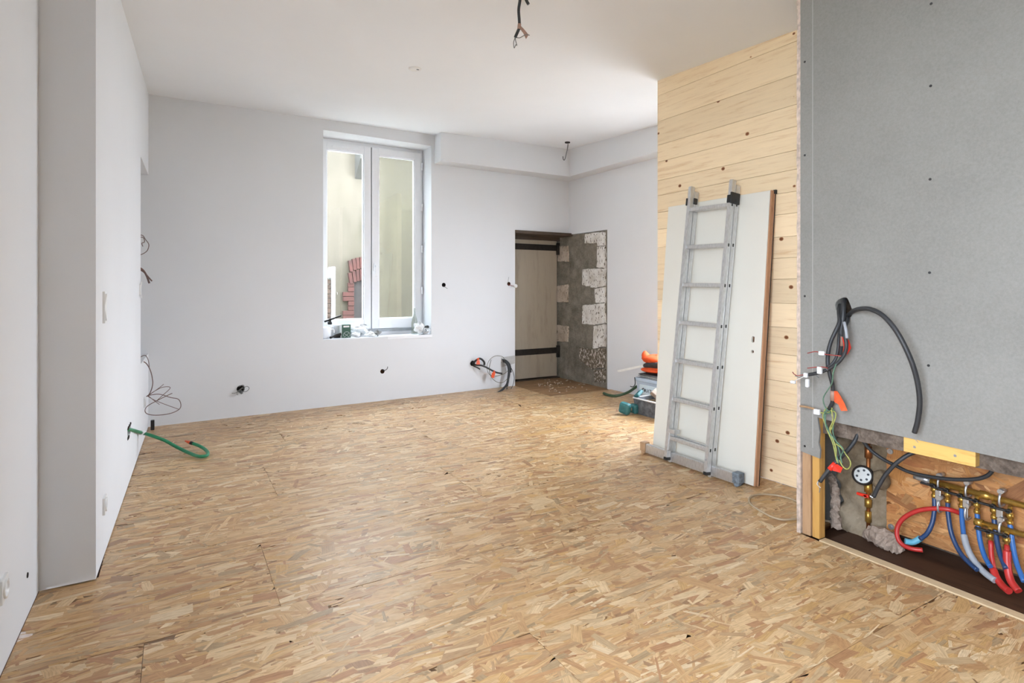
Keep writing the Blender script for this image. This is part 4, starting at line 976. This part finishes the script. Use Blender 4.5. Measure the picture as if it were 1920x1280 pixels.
obj('tape_flag', MB().prism([cp(976, 48), cp(982, 54), cp(991, 65), cp(986, 73), cp(981, 62), cp(975, 54)], (0.002, 0.002, 0)), M_TAPE_DULL, cw)
obj('wire', MB().tube([cp(967, 70), cp(974, 71), cp(980, 68), cp(986, 65), cp(993, 66)], .0022, 6), M_GREYWIRE, cw)
obj('wire', MB().tube([cp(966, 70), cp(963, 80), cp(964, 90), cp(967, 84), cp(969, 85), cp(967, 77), cp(966, 70)], .0022, 6), M_GREYWIRE, cw)

# ------------------------------------------------------------------ switches and sockets on the left walls
def plate(name, y, z, h, w, x, label, cat, kind):
    t = thing(name, (x, y, z-h/2), label, cat)
    obj('surround', MB().box((x-0.002, y-w/2, z-h/2), (x+0.009, y+w/2, z+h/2), None, 0.002), M_SWITCH, t)
    if kind == 'switch':
        for s_ in (-1, 1):
            obj('rocker', MB().prism([(x+.009, y-.028, z+s_*.038-.026), (x+.015, y-.028, z+s_*.038+(-.026 if s_ < 0 else .026)), (x+.009, y-.028, z+s_*.038+.026)], (0, .056, 0)), M_SWITCH, t)
    else:
        obj('socket_rim', MB().lathe((x+.008, y, z), [(.032, 0), (.032, .006), (.024, .006), (.022, -.004), (0, -.005)], 22, (1, 0, 0)), M_SWITCH, t)
        obj('socket_well', MB().lathe((x+.0085, y, z), [(.0225, 0), (0, .0005)], 18, (1, 0, 0)), M_SWITCHSIDE, t)
    return t
q = on_x(192, 580, left_x(3.18)); plate('light_switch', q.y, 1.208, 0.152, 0.080, left_x(q.y), 'white double light switch on the left wall', 'switch', 'switch')
q = on_x(192, 946, left_x(3.18)); plate('wall_socket', q.y, q.z, 0.080, 0.080, left_x(q.y), 'white wall socket low down under the light switch', 'socket', 'socket')
q = on_x(4, 1104, -0.505); plate('wall_socket', q.y, q.z, 0.080, 0.080, -0.505, 'white wall socket at the left edge of the photo', 'socket', 'socket')
q = on_x(51, 1078, -0.505)
tag(obj('wall_plug', MB().lathe((-0.505, q.y, q.z), [(0.011, 0.0), (0.010, 0.003), (0.006, 0.001), (0, 0.0005)], 14, (1, 0, 0)), M_DARKHOLE), 'tiny dark screw plug on the near left wall', 'plug')
q = on_x(263.5, 543, left_x(5.42)); plate('cover_plate', 5.38, q.z, 0.080, 0.080, left_x(5.38), 'white cover plate at the edge of the shelf niche', 'cover plate', 'switch')
q = on_x(269, 759, left_x(5.85)); plate('cover_plate', 5.80, q.z, 0.080, 0.080, left_x(5.80), 'white plate below the shelf niche near the corner', 'cover plate', 'socket')

# ------------------------------------------------------------------ wires and conduit by the left wall
def nq(x, y, Y=6.0): return on_y(x, y, Y)
nw = thing('bell_wire', nq(266, 450, 5.9), 'thin brown wire loop at the top of the shelf niche', 'wire')
obj('strand', MB().tube([nq(258, 442), nq(267, 441), nq(273, 449), nq(279, 458), nq(277, 468), nq(271, 474), nq(258, 480)], .0035, 6), M_COPPERWIRE, nw)
obj('strand', MB().tube([nq(258, 446), nq(268, 445), nq(271, 453), nq(266, 456), nq(268, 462)], .0035, 6), M_COPPERWIRE, nw)
nw2 = thing('cable_tails', nq(270, 515, 5.9), 'short dark cable tails sticking out mid shelf niche', 'wire')
obj('strand', MB().tube([nq(258, 500), nq(268, 506), nq(275, 517), nq(280, 531)], .008, 8), M_COPPERWIRE, nw2)
obj('strand', MB().tube([nq(258, 503), nq(270, 510), nq(278, 519), nq(285, 527)], .006, 8), M_COPPERWIRE, nw2)
bw = thing('wire_tangle', nq(300, 745, 6.05), 'loose loop of thin brown wire hanging before the far left corner', 'wire')
W = lambda x, y: nq(x, y, 5.75)
obj('strand', MB().tube([nq(262, 676, 5.75), W(273, 680), W(281, 692), W(285.5, 708), W(286, 722), W(281, 737), W(275, 743)], .0042, 6), M_COPPERWIRE, bw)
obj('strand', MB().tube([nq(262, 670, 5.75), W(272, 666), W(278, 675), W(280, 690)], .003, 6), M_COPPERWIRE, bw)
obj('strand', MB().tube([W(274, 743), W(284, 740), W(300, 739), W(320, 745), W(334, 748), W(339, 757), W(337, 766), W(325, 773), W(308, 777), W(288, 778), W(275, 775), W(272, 768), W(278, 760), W(296, 750), W(312, 742), W(323, 737)], .0034, 6), M_COPPERWIRE, bw)
obj('strand', MB().tube([W(276, 742), W(290, 733), W(304, 726), W(317, 725), W(318, 729), W(306, 740), W(294, 751)], .0028, 6), M_COPPERWIRE, bw)
obj('strand', MB().tube([W(276, 742), W(290, 750), W(310, 758), W(335, 767)], .0026, 6), M_COPPERWIRE, bw)
obj('strand', MB().tube([W(277, 741), W(288, 750), W(299, 758)], .0026, 6), M_COPPERWIRE, bw)
obj('strand', MB().tube([W(280, 740), W(297, 728), W(307, 720)], .0026, 6), M_COPPERWIRE, bw)
gc = thing('green_conduit', on_z(320, 838, 0), 'green conduit with orange tip curling out of the left wall', 'conduit')
hx = left_x(gh.y)
gpts = [Vector((hx-0.08, gh.y+.12, gh.z)), Vector((hx-.01, gh.y+.10, gh.z+.01)), on_z(265, 811, .19), on_z(280, 815, .17), on_z(296, 820.5, .145), on_z(312, 827, .11), on_z(328, 836, .07), on_z(345, 844.5, .035), on_z(362, 852, .018), on_z(375, 855.5, .018), on_z(387, 854, .018), on_z(389.5, 848, .02), on_z(383, 841, .025), on_z(372, 835, .04), on_z(360, 830.5, .055)]
obj('hose', MB().tube(gpts, 0.0125, 14), M_GREENHOSE, gc)
obj('tip_collar', MB().tube([on_z(361, 831, .055), on_z(356.5, 829.5, .06)], .0135, 12, spline=False), M_BLACK, gc)
obj('orange_tip', MB().tube([on_z(357, 829.7, .06), on_z(347.5, 826.5, .068)], [.013, .006], 12, spline=False), M_ORANGE_TAPE, gc)
obj('plaster_smear', MB().blob(on_z(265, 811, .19), (.03, .022, .016), 3, .3), M_WALL, gc)
hb = MB()
for i in range(9):
    yy = gh.y+0.0+i*0.022
    hb.blob((left_x(yy)+.001, yy, gh.z+.033+.004*math.sin(i*2)), (.006, .016, .008), i, .3, 8, 5)
    if i < 4: hb.blob((left_x(yy)+.001, yy, gh.z-.033+.004*math.sin(i*3)), (.005, .014, .008), i+20, .3, 8, 5)
obj('ragged_hole_edge', hb, M_DARKHOLE, gc)
tag(obj('black_post_stub', MB().box((-0.20, 6.16, 0.0), (-0.17, 6.19, 0.09), None, 0.004), M_BLACK), 'short black stub standing on the floor in the far left corner', 'stub')
# beige cable loop on the floor by the partition
tag(obj('cable_loop', MB().tube([on_z(x, y, .008) for x, y in ((1560, 978), (1530, 973), (1500, 971.5), (1470, 974), (1448, 969), (1425, 957), (1409, 946), (1404.5, 938), (1408, 931), (1420, 927), (1438, 926.5), (1460, 929), (1480, 934), (1500, 942), (1530, 953))], .006, 8), M_BEIGECABLE), 'thin beige cable loop lying on the floor by the duct corner', 'cable')

# ------------------------------------------------------------------ cables hanging from the duct wall
def D(x, y, out): return on_x(x, y, DX-out)
k1_ = thing('arched_cable', D(1592, 589, 0), 'thick black cable arching down the grey plasterboard', 'cable')
obj('sheath', MB().tube([D(1584, 593, -.05), D(1592, 589, .01), D(1600, 583, .04), D(1612, 579, .07), D(1632, 579.5, .10), D(1655, 591, .12), D(1677, 615, .13), D(1695, 646, .13), D(1710, 680, .12), D(1720, 715, .10), D(1724.5, 752, .085), D(1721, 787, .075), D(1714.5, 811, .07)], [.008, .009]+[.0105]*11, 14), M_CABLE, k1_)
k2_ = thing('straight_cable', D(1581, 565, 0), 'black cable with orange tape hanging straight from the oval hole', 'cable')
obj('sheath', MB().tube([D(1583, 562, -.06), D(1581.5, 572, .01), D(1581, 590, .03), D(1579, 606, .035), D(1576.5, 624, .035), D(1575.5, 648, .035), D(1574.5, 666, .035)], .0115, 12), M_CABLE, k2_)
tape_on(k2_, D(1576.2, 630, .036), D(1575.6, 648, .036), .0135, M_TAPE_DULL)
obj('tape_flag', MB().prism([D(1579, 632, .05), D(1586, 633, .055), D(1592, 638, .06), D(1596, 652, .06), D(1589, 664, .06), D(1579, 667, .05), D(1582, 650, .05)], (.002, .001, 0)), M_RED_TAPE, k2_)
k3_ = thing('looping_cable', D(1572, 582, 0), 'black cable bowing left then down to an orange tape flag', 'cable')
obj('sheath', MB().tube([D(1575, 572, -.05), D(1573, 585, .01), D(1574, 603, .05), D(1566, 622, .07), D(1558, 640, .08), D(1553, 660, .085), D(1552, 682, .085), D(1556, 702, .08), D(1561, 722, .07), D(1562, 742, .06), D(1560, 756, .055), D(1554, 767, .05)], .0095, 12), M_CABLE, k3_)
tape_on(k3_, D(1562, 732, .066), D(1561.3, 750, .058), .012, M_TAPE_DULL)
obj('tape_flag', MB().prism([D(1564, 733, .075), D(1570, 733, .08), D(1577, 744, .085), D(1584, 757, .09), D(1589, 770, .09), D(1577, 770, .09), D(1572, 758, .085), D(1564, 753, .075)], (.002, .001, 0)), M_ORANGE_TAPE, k3_)
k4_ = thing('crossing_cable', D(1588, 595, 0), 'black cable crossing down to the left with stripped wire ends', 'cable')
obj('sheath', MB().tube([D(1589, 590, -.05), D(1590, 598, .02), D(1585, 610, .07), D(1583, 625, .10), D(1587, 645, .11), D(1584, 662, .11), D(1573, 678, .115), D(1558, 689, .12), D(1540, 697, .125), D(1524, 701, .13), D(1513, 702.5, .13)], .0085, 12), M_CABLE, k4_)
obj('sheath', MB().tube([D(1576, 600, .0), D(1573, 630, .05), D(1571, 655, .07), D(1567, 672, .085), D(1558, 684, .095), D(1549, 690, .10)], .007, 10), M_CABLE, k4_)
obj('grey_sleeve', MB().tube([D(1583, 604, .11), D(1586, 618, .125), D(1588, 634, .125)], .007, 10), M_GREYSHEATH, k4_)
for pts, mt in (([(1513, 702), (1502, 703), (1495, 704), (1489, 701), (1486, 697)], M_REDWIRE), ([(1513, 703), (1505, 705), (1498, 707), (1491, 704)], M_GREYWIRE), ([(1513, 703), (1500, 709), (1492, 713), (1483, 719)], M_WHITEWIRE), ([(1528, 702), (1522, 700), (1534, 694), (1544, 688), (1552, 694)], M_GREYWIRE), ([(1524, 701), (1530, 704), (1535, 708)], M_GREYWIRE)):
    obj('wire', MB().tube([D(x, y, .13) for x, y in pts], .0022, 6), mt, k4_)
for pts, nm in (([(1577, 667), (1566, 666), (1548, 664), (1530, 659), (1514, 662)], 0), ([(1552, 690), (1544, 688), (1532, 688), (1514, 690)], 1)):
    obj('wire', MB().tube([D(x, y, .14) for x, y in pts], .0026, 6), M_REDWIRE, k4_)
for x, y, w, h in ((1541, 662, 10, 7), (1537, 694, 8, 12), (1511, 703, 7, 8), (1514, 718, 6, 14), (1487, 716, 9, 5)):
    p = D(x, y, .14); s_ = .0029
    obj('connector', MB().box((p.x-.008, p.y-w*s_/2, p.z-h*s_/2), (p.x+.008, p.y+w*s_/2, p.z+h*s_/2), None, .004), M_CLEARPLASTIC, k4_)
e_ = thing('earth_wires', D(1553, 772, .05), 'knotted bunch of yellow-green earth wires over the duct opening', 'wire')
obj('wire', MB().tube([D(1575, 670, .10), D(1567, 684, .125), D(1562, 700, .13), D(1560, 718, .11), D(1552, 731, .10), D(1544, 745, .09), D(1545, 758, .085), D(1551, 768, .08), D(1557, 771, .08)], .0028, 6), M_GREENWIRE, e_)
for i, pts in enumerate(([(1537, 773), (1547, 774), (1557, 771), (1560, 765), (1552, 764), (1546, 770), (1543, 782), (1551, 806), (1562, 832), (1567, 856), (1571, 868)],
        [(1545, 772), (1556, 775), (1562, 768), (1566, 778), (1563, 795), (1562, 812), (1570, 832), (1575, 850), (1578, 868)],
        [(1556, 770), (1565, 772), (1567, 780), (1560, 800), (1555, 815), (1565, 830), (1576, 838), (1585, 850), (1594, 864), (1594, 874), (1588, 879), (1580, 874), (1574, 862)],
        [(1550, 768), (1545, 782), (1556, 812), (1566, 836), (1568, 852), (1573, 868)],
        [(1559, 768), (1561, 790), (1556, 806), (1567, 838), (1567, 858)],
        [(1548, 776), (1549, 800), (1567, 826), (1581, 842), (1576, 856), (1579, 868)])):
    obj('wire', MB().tube([D(x, y, .055+.006*i) for x, y in pts], .0030, 6), M_YELLOWGREEN if i % 2 == 0 else M_GREENWIRE, e_)
st_ = thing('terminal_stick', D(1515, 765, .05), 'brown insulated stick with clear clip left of the earth wires', 'connector')
obj('rod', MB().tube([D(1500, 761, .06), D(1514, 763, .06), D(1528, 767, .06)], .0055, 8), M_STUD_GREY, st_)
p = D(1532, 772, .06); obj('clip', MB().box((p.x-.008, p.y-.016, p.z-.014), (p.x+.008, p.y+.016, p.z+.014), None, .004), M_CLEARPLASTIC, st_)
# cables inside the opening
def N(x, y, X=3.0): return on_x(x, y, X)
k5_ = thing('short_cable', N(1610, 800), 'black cable with red tape poking out below the earth wires', 'cable')
obj('sheath', MB().tube([N(1608, 786, 2.93), N(1610, 803, 2.92), N(1605, 822, 2.90), N(1592, 841, 2.87), N(1572, 862, 2.82), N(1554, 881, 2.79), N(1537, 903, 2.77)], .0095, 12), M_CABLE, k5_)
tape_on(k5_, N(1566, 868, 2.808), N(1555, 880, 2.79), .0115, M_RED_TAPE)
obj('tape_flag', MB().prism([N(1564, 872, 2.79), N(1570, 870, 2.79), N(1580, 877, 2.79), N(1576, 886, 2.79), N(1561, 882, 2.785)], (.002, .001, 0)), M_RED_TAPE, k5_)
obj('wire', MB().tube([N(1535, 903, 2.77), N(1534, 908, 2.77), N(1537, 916, 2.77), N(1536, 923, 2.77)], .002, 6), M_GREYWIRE, k5_)
obj('wire', MB().tube([N(1534, 902, 2.77), N(1532, 907, 2.77), N(1536, 912, 2.77), N(1539, 914, 2.77)], .002, 6), M_WHITEWIRE, k5_)
k6_ = thing('coiled_cable', N(1780, 890, 3.08), 'black cable looped flat above the brass manifold', 'cable')
C6 = lambda x, y: N(x, y, 3.05)
obj('sheath', MB().tube([N(1609, 806, 2.96), N(1618, 826, 2.98), N(1634, 845, 3.0), N(1655, 860, 3.02), C6(1680, 873), C6(1706, 885), C6(1742, 893), C6(1786, 898.5), C6(1828, 898), C6(1850, 892), C6(1860, 882), C6(1855, 874), C6(1840, 868), C6(1800, 858), C6(1760, 848)], .0085, 12), M_CABLE, k6_)
k7_ = thing('cut_cable', N(1680, 870), 'black cable curving down to a cut end before the water meter', 'cable')
obj('sheath', MB().tube([N(1780, 852, 3.05), N(1750, 845, 3.03), N(1728, 845, 3.0), N(1706, 851, 2.98), N(1683, 866, 2.96), N(1662, 888, 2.95), N(1648, 910, 2.94), N(1638, 931, 2.94)], .0095, 12), M_CABLE, k7_)
obj('stripped_end', MB().tube([N(1638.5, 930, 2.94), N(1636, 932, 2.935), N(1631, 929, 2.93)], [.006, .004, .003], 8), M_STEEL, k7_)

# ------------------------------------------------------------------ water meter
wm = thing('water_meter', (3.10, 1.585, 0.0), 'old water meter with brass pipe and red valve inside the duct', 'meter')
XM = 3.115
top = N(1628, 822, XM); bot = N(1627, 1070, XM); mc = N(1618, 893, XM-0.03)
xp, yp = XM, top.y
def zat(y): return EYE-(y-HY)/FP*(XM/_ray(1628)[0])
pipe = MB().cyl((xp, yp, 0.0), (xp, yp, zat(822)), .0095, 14); obj('riser_pipe', pipe, M_COPPER, wm)
for ya, yb, r in ((836, 858, .017), (905, 922, .019), (935, 950, .017), (958, 978, .015)):
    obj('pipe_nut', MB().lathe((xp, yp, zat(yb)), [(0, 0), (r, 0), (r, zat(ya)-zat(yb)), (0, zat(ya)-zat(yb))], 6), M_BRASS if ya != 836 else M_COPPER, wm)
dirn = Vector((-0.9, -0.30, 0.28)).normalized()
cen = Vector((xp-0.01, yp+.018, mc.z))
obj('housing', MB().lathe(cen, [(0, -.02), (.046, -.02), (.05, 0), (.05, .03), (.044, .036), (.040, .036), (.040, .03), (0, .03)], 28, dirn), M_IRON, wm)
dl = obj('dial', MB().lathe(cen, [(.0395, .031), (0, .0315)], 24, dirn), M_DIAL, wm)
ax = dirn.cross(Vector((0, 0, 1))).normalized(); bx_ = dirn.cross(ax)
for i in range(6):
    t = i*1.05+.3; c = cen+dirn*.032+ax*.026*math.cos(t)+bx_*.026*math.sin(t)
    obj('dial_mark', MB().cyl(c-dirn*.001, c+dirn*.001, .006, 10), M_INK, dl)
obj('counter_body', MB().blob((xp+.01, yp-.055, mc.z-.005), (.04, .045, .05), 3, .08), M_OLDPLASTER, wm)
zv = zat(928)
obj('valve_handle', MB().box((xp-.03, yp-.012, zv-.006), (xp-.016, yp+.045, zv+.008), None, .003).cyl((xp-.03, yp, zv), (xp, yp, zv), .008, 10), M_RED_TAPE, wm)
obj('pipe_clip', MB().cyl((xp-.012, yp-.018, zat(823)), (xp-.018, yp-.018, zat(823)), .016, 14).box((xp-.014, yp-.03, zat(823)-.004), (xp+.05, yp+.01, zat(823)+.006)), M_STEEL, wm)

# ------------------------------------------------------------------ brass manifolds with pipes
def Q(x, y, X=3.12): return on_x(x, y, X)
mf = thing('pipe_manifold', Q(1830, 925), 'upper brass pipe manifold with blue pipes on the strand-board back', 'manifold')
a_ = Q(1740, 900); b_ = Q(1925, 949); sl = (b_-a_).normalized(); 
a_.z = (a_.z); b2 = a_+sl*1.05
obj('bar', MB().cyl(a_, b2, .0135, 16), M_BRASS, mf)
obj('end_fitting', MB().tube([a_-sl*.06, a_-sl*.04, a_-sl*.02, a_+sl*.012], [.011, .014, .016, .016], 12, spline=False), M_STEEL, mf)
jn = Q(1848, 928); jn = a_+sl*((jn-a_).dot(sl)); obj('coupling', MB().lathe(jn-sl*.02, [(0, 0), (.019, 0), (.019, .03), (.015, .034), (.015, .05), (0, .05)], 8, sl), M_BRASS, mf)
def clampat(par, x, y, X, drop=True):
    p = Q(x, y, X)
    cl = obj('clamp', MB().tube([p+Vector((0.035, 0, .028)), p+Vector((-.004, 0, .03)), p+Vector((-.018, 0, .012)), p+Vector((-.018, 0, -.012)), p+Vector((-.004, 0, -.028)), p+Vector((.035, 0, -.026))], .005, 8), M_STEEL, par)
    obj('clamp_screw', MB().cyl(p+Vector((-.012, 0, .038)), p+Vector((.03, 0, .038)), .011, 12), M_STEEL, cl)
    if drop:
        obj('clamp_tab', MB().box((p.x-.02, p.y-.012, p.z-.075), (p.x-.012, p.y+.012, p.z-.03), None, .003).box((p.x-.018, p.y-.008, p.z-.12), (p.x-.012, p.y+.008, p.z-.07), None, .002), M_STEEL, cl)
for x, y in ((1762, 906), (1814, 920), (1877, 937)): clampat(mf, x, y, 3.115)
TUBES = [  # valve pixel, pipe path, material, radius, sheath
    ((1752, 921), [(1752, 935), (1752, 955), (1748, 980), (1738, 1000), (1725, 1010)], M_NAVYPEX, [(1727, 1008), (1712, 1016), (1697, 1014)], M_LTBLUE),
    ((1777, 930), [(1777, 942), (1778, 965), (1784, 1000), (1797, 1030), (1812, 1050), (1832, 1068)], M_NAVYPEX, None, None),
    ((1803, 940), [(1803, 952), (1804, 975), (1807, 1004)], M_BLUEPEX, [(1807, 1002), (1813, 1025), (1826, 1050), (1845, 1072), (1866, 1088)], M_GREYSHEATH),
    ((1832, 950), [(1832, 960), (1834, 985), (1838, 1015), (1846, 1042), (1857, 1062)], M_BLUEPEX, None, None),
    ((1864, 960), [(1864, 972), (1867, 1000), (1874, 1035), (1886, 1066)], M_NAVYPEX, None, None),
    ((1894, 970), [(1894, 980), (1898, 1015), (1906, 1055), (1920, 1090)], M_BLUEPEX, None, None)]
def valve(par, v, X, lever=True):
    s_ = obj('valve', MB().cyl(v+Vector((0, 0, .045)), v+Vector((0, 0, -.03)), .009, 12).lathe(v+Vector((0, 0, -.005)), [(0, 0), (.0145, 0), (.0145, .02), (0, .02)], 6).lathe(v+Vector((0, 0, -.034)), [(0, 0), (.0125, 0), (.0125, .016), (0, .016)], 6), M_BRASS, par)
    if lever: obj('valve_lever', MB().box((v.x-.028, v.y-.012, v.z+.022), (v.x-.012, v.y+.05, v.z+.032), None, .003).cyl((v.x-.028, v.y, v.z+.027), (v.x, v.y, v.z+.027), .009, 10), M_BLACK, s_)
for i, (vp, path, mt, sh, smt) in enumerate(TUBES):
    v = Q(vp[0], vp[1]-2, 3.11); valve(mf, v, 3.11)
    n_ = len(path)
    pp = [Q(x, y, 3.11-0.10*(j/(n_-1))**1.5 if len(path) > 3 else 3.11) for j, (x, y) in enumerate(path)]
    pp = [Vector((q.x, q.y, max(q.z, 0.0))) for q in pp]
    t_ = obj('pipe', MB().tube([v+Vector((0, 0, -.02))]+pp, .0098, 12), mt, mf)
    if sh:
        ps = [Q(x, y, 3.09-0.02*j) for j, (x, y) in enumerate(sh)]; ps = [Vector((q.x, q.y, max(q.z, .012))) for q in ps]
        obj('sheath', MB().tube(ps, .0135, 12), smt, t_)
rp = obj('red_loop_pipe', MB().tube([Q(1800, 962, 3.13), Q(1780, 955, 3.10), Q(1752, 953, 3.09), Q(1722, 957, 3.08), Q(1697, 969, 3.07), Q(1684, 985, 3.06), Q(1682, 1003, 3.05), Q(1690, 1019, 3.05), Q(1708, 1028, 3.07), Q(1730, 1031, 3.09)], .0105, 12), M_REDPEX, mf)
mf2 = thing('pipe_manifold', Q(1890, 995, 3.10), 'lower brass pipe manifold with red pipes near the photo edge', 'manifold')
a2 = Q(1838, 980, 3.09); bb = Q(1922, 1003, 3.09); s2 = (bb-a2).normalized()
obj('bar', MB().cyl(a2, a2+s2*.75, .013, 16), M_BRASS, mf2)
obj('end_fitting', MB().lathe(a2-s2*.02, [(0, 0), (.017, 0), (.017, .03), (0, .03)], 8, s2), M_BRASS, mf2)
clampat(mf2, 1877, 990, 3.085, False); clampat(mf, 1762, 948, 3.10, False); clampat(mf, 1813, 962, 3.10, False)
for (x, y), path, sh in (((1857, 1008), [(1858, 1020), (1859, 1040), (1863, 1066)], [(1862, 1066), (1868, 1082), (1880, 1098), (1892, 1108)]), ((1888, 1016), [(1888, 1026), (1888, 1034)], [(1888, 1032), (1889, 1060), (1895, 1088), (1910, 1108)])):
    v = Q(x, y-2, 3.08); valve(mf2, v, 3.08)
    t_ = obj('pipe', MB().tube([v+Vector((0, 0, -.02))]+[Q(px, py, 3.07-.01*j) for j, (px, py) in enumerate(path)], .0098, 12), M_REDPEX, mf2)
    ps = [Q(px, py, 3.05-.02*j) for j, (px, py) in enumerate(sh)]; ps = [Vector((q.x, q.y, max(q.z, .012))) for q in ps]
    obj('sheath', MB().tube(ps, .0145, 12), M_REDPEX, t_)
tag(obj('white_thread', MB().tube([D(1716, 824, .005), D(1724, 832, -.02), D(1733, 842, -.03), D(1744, 857, -.03)], .0012, 5), M_WHITEWIRE), 'fine white thread hanging under the plasterboard edge', 'thread')
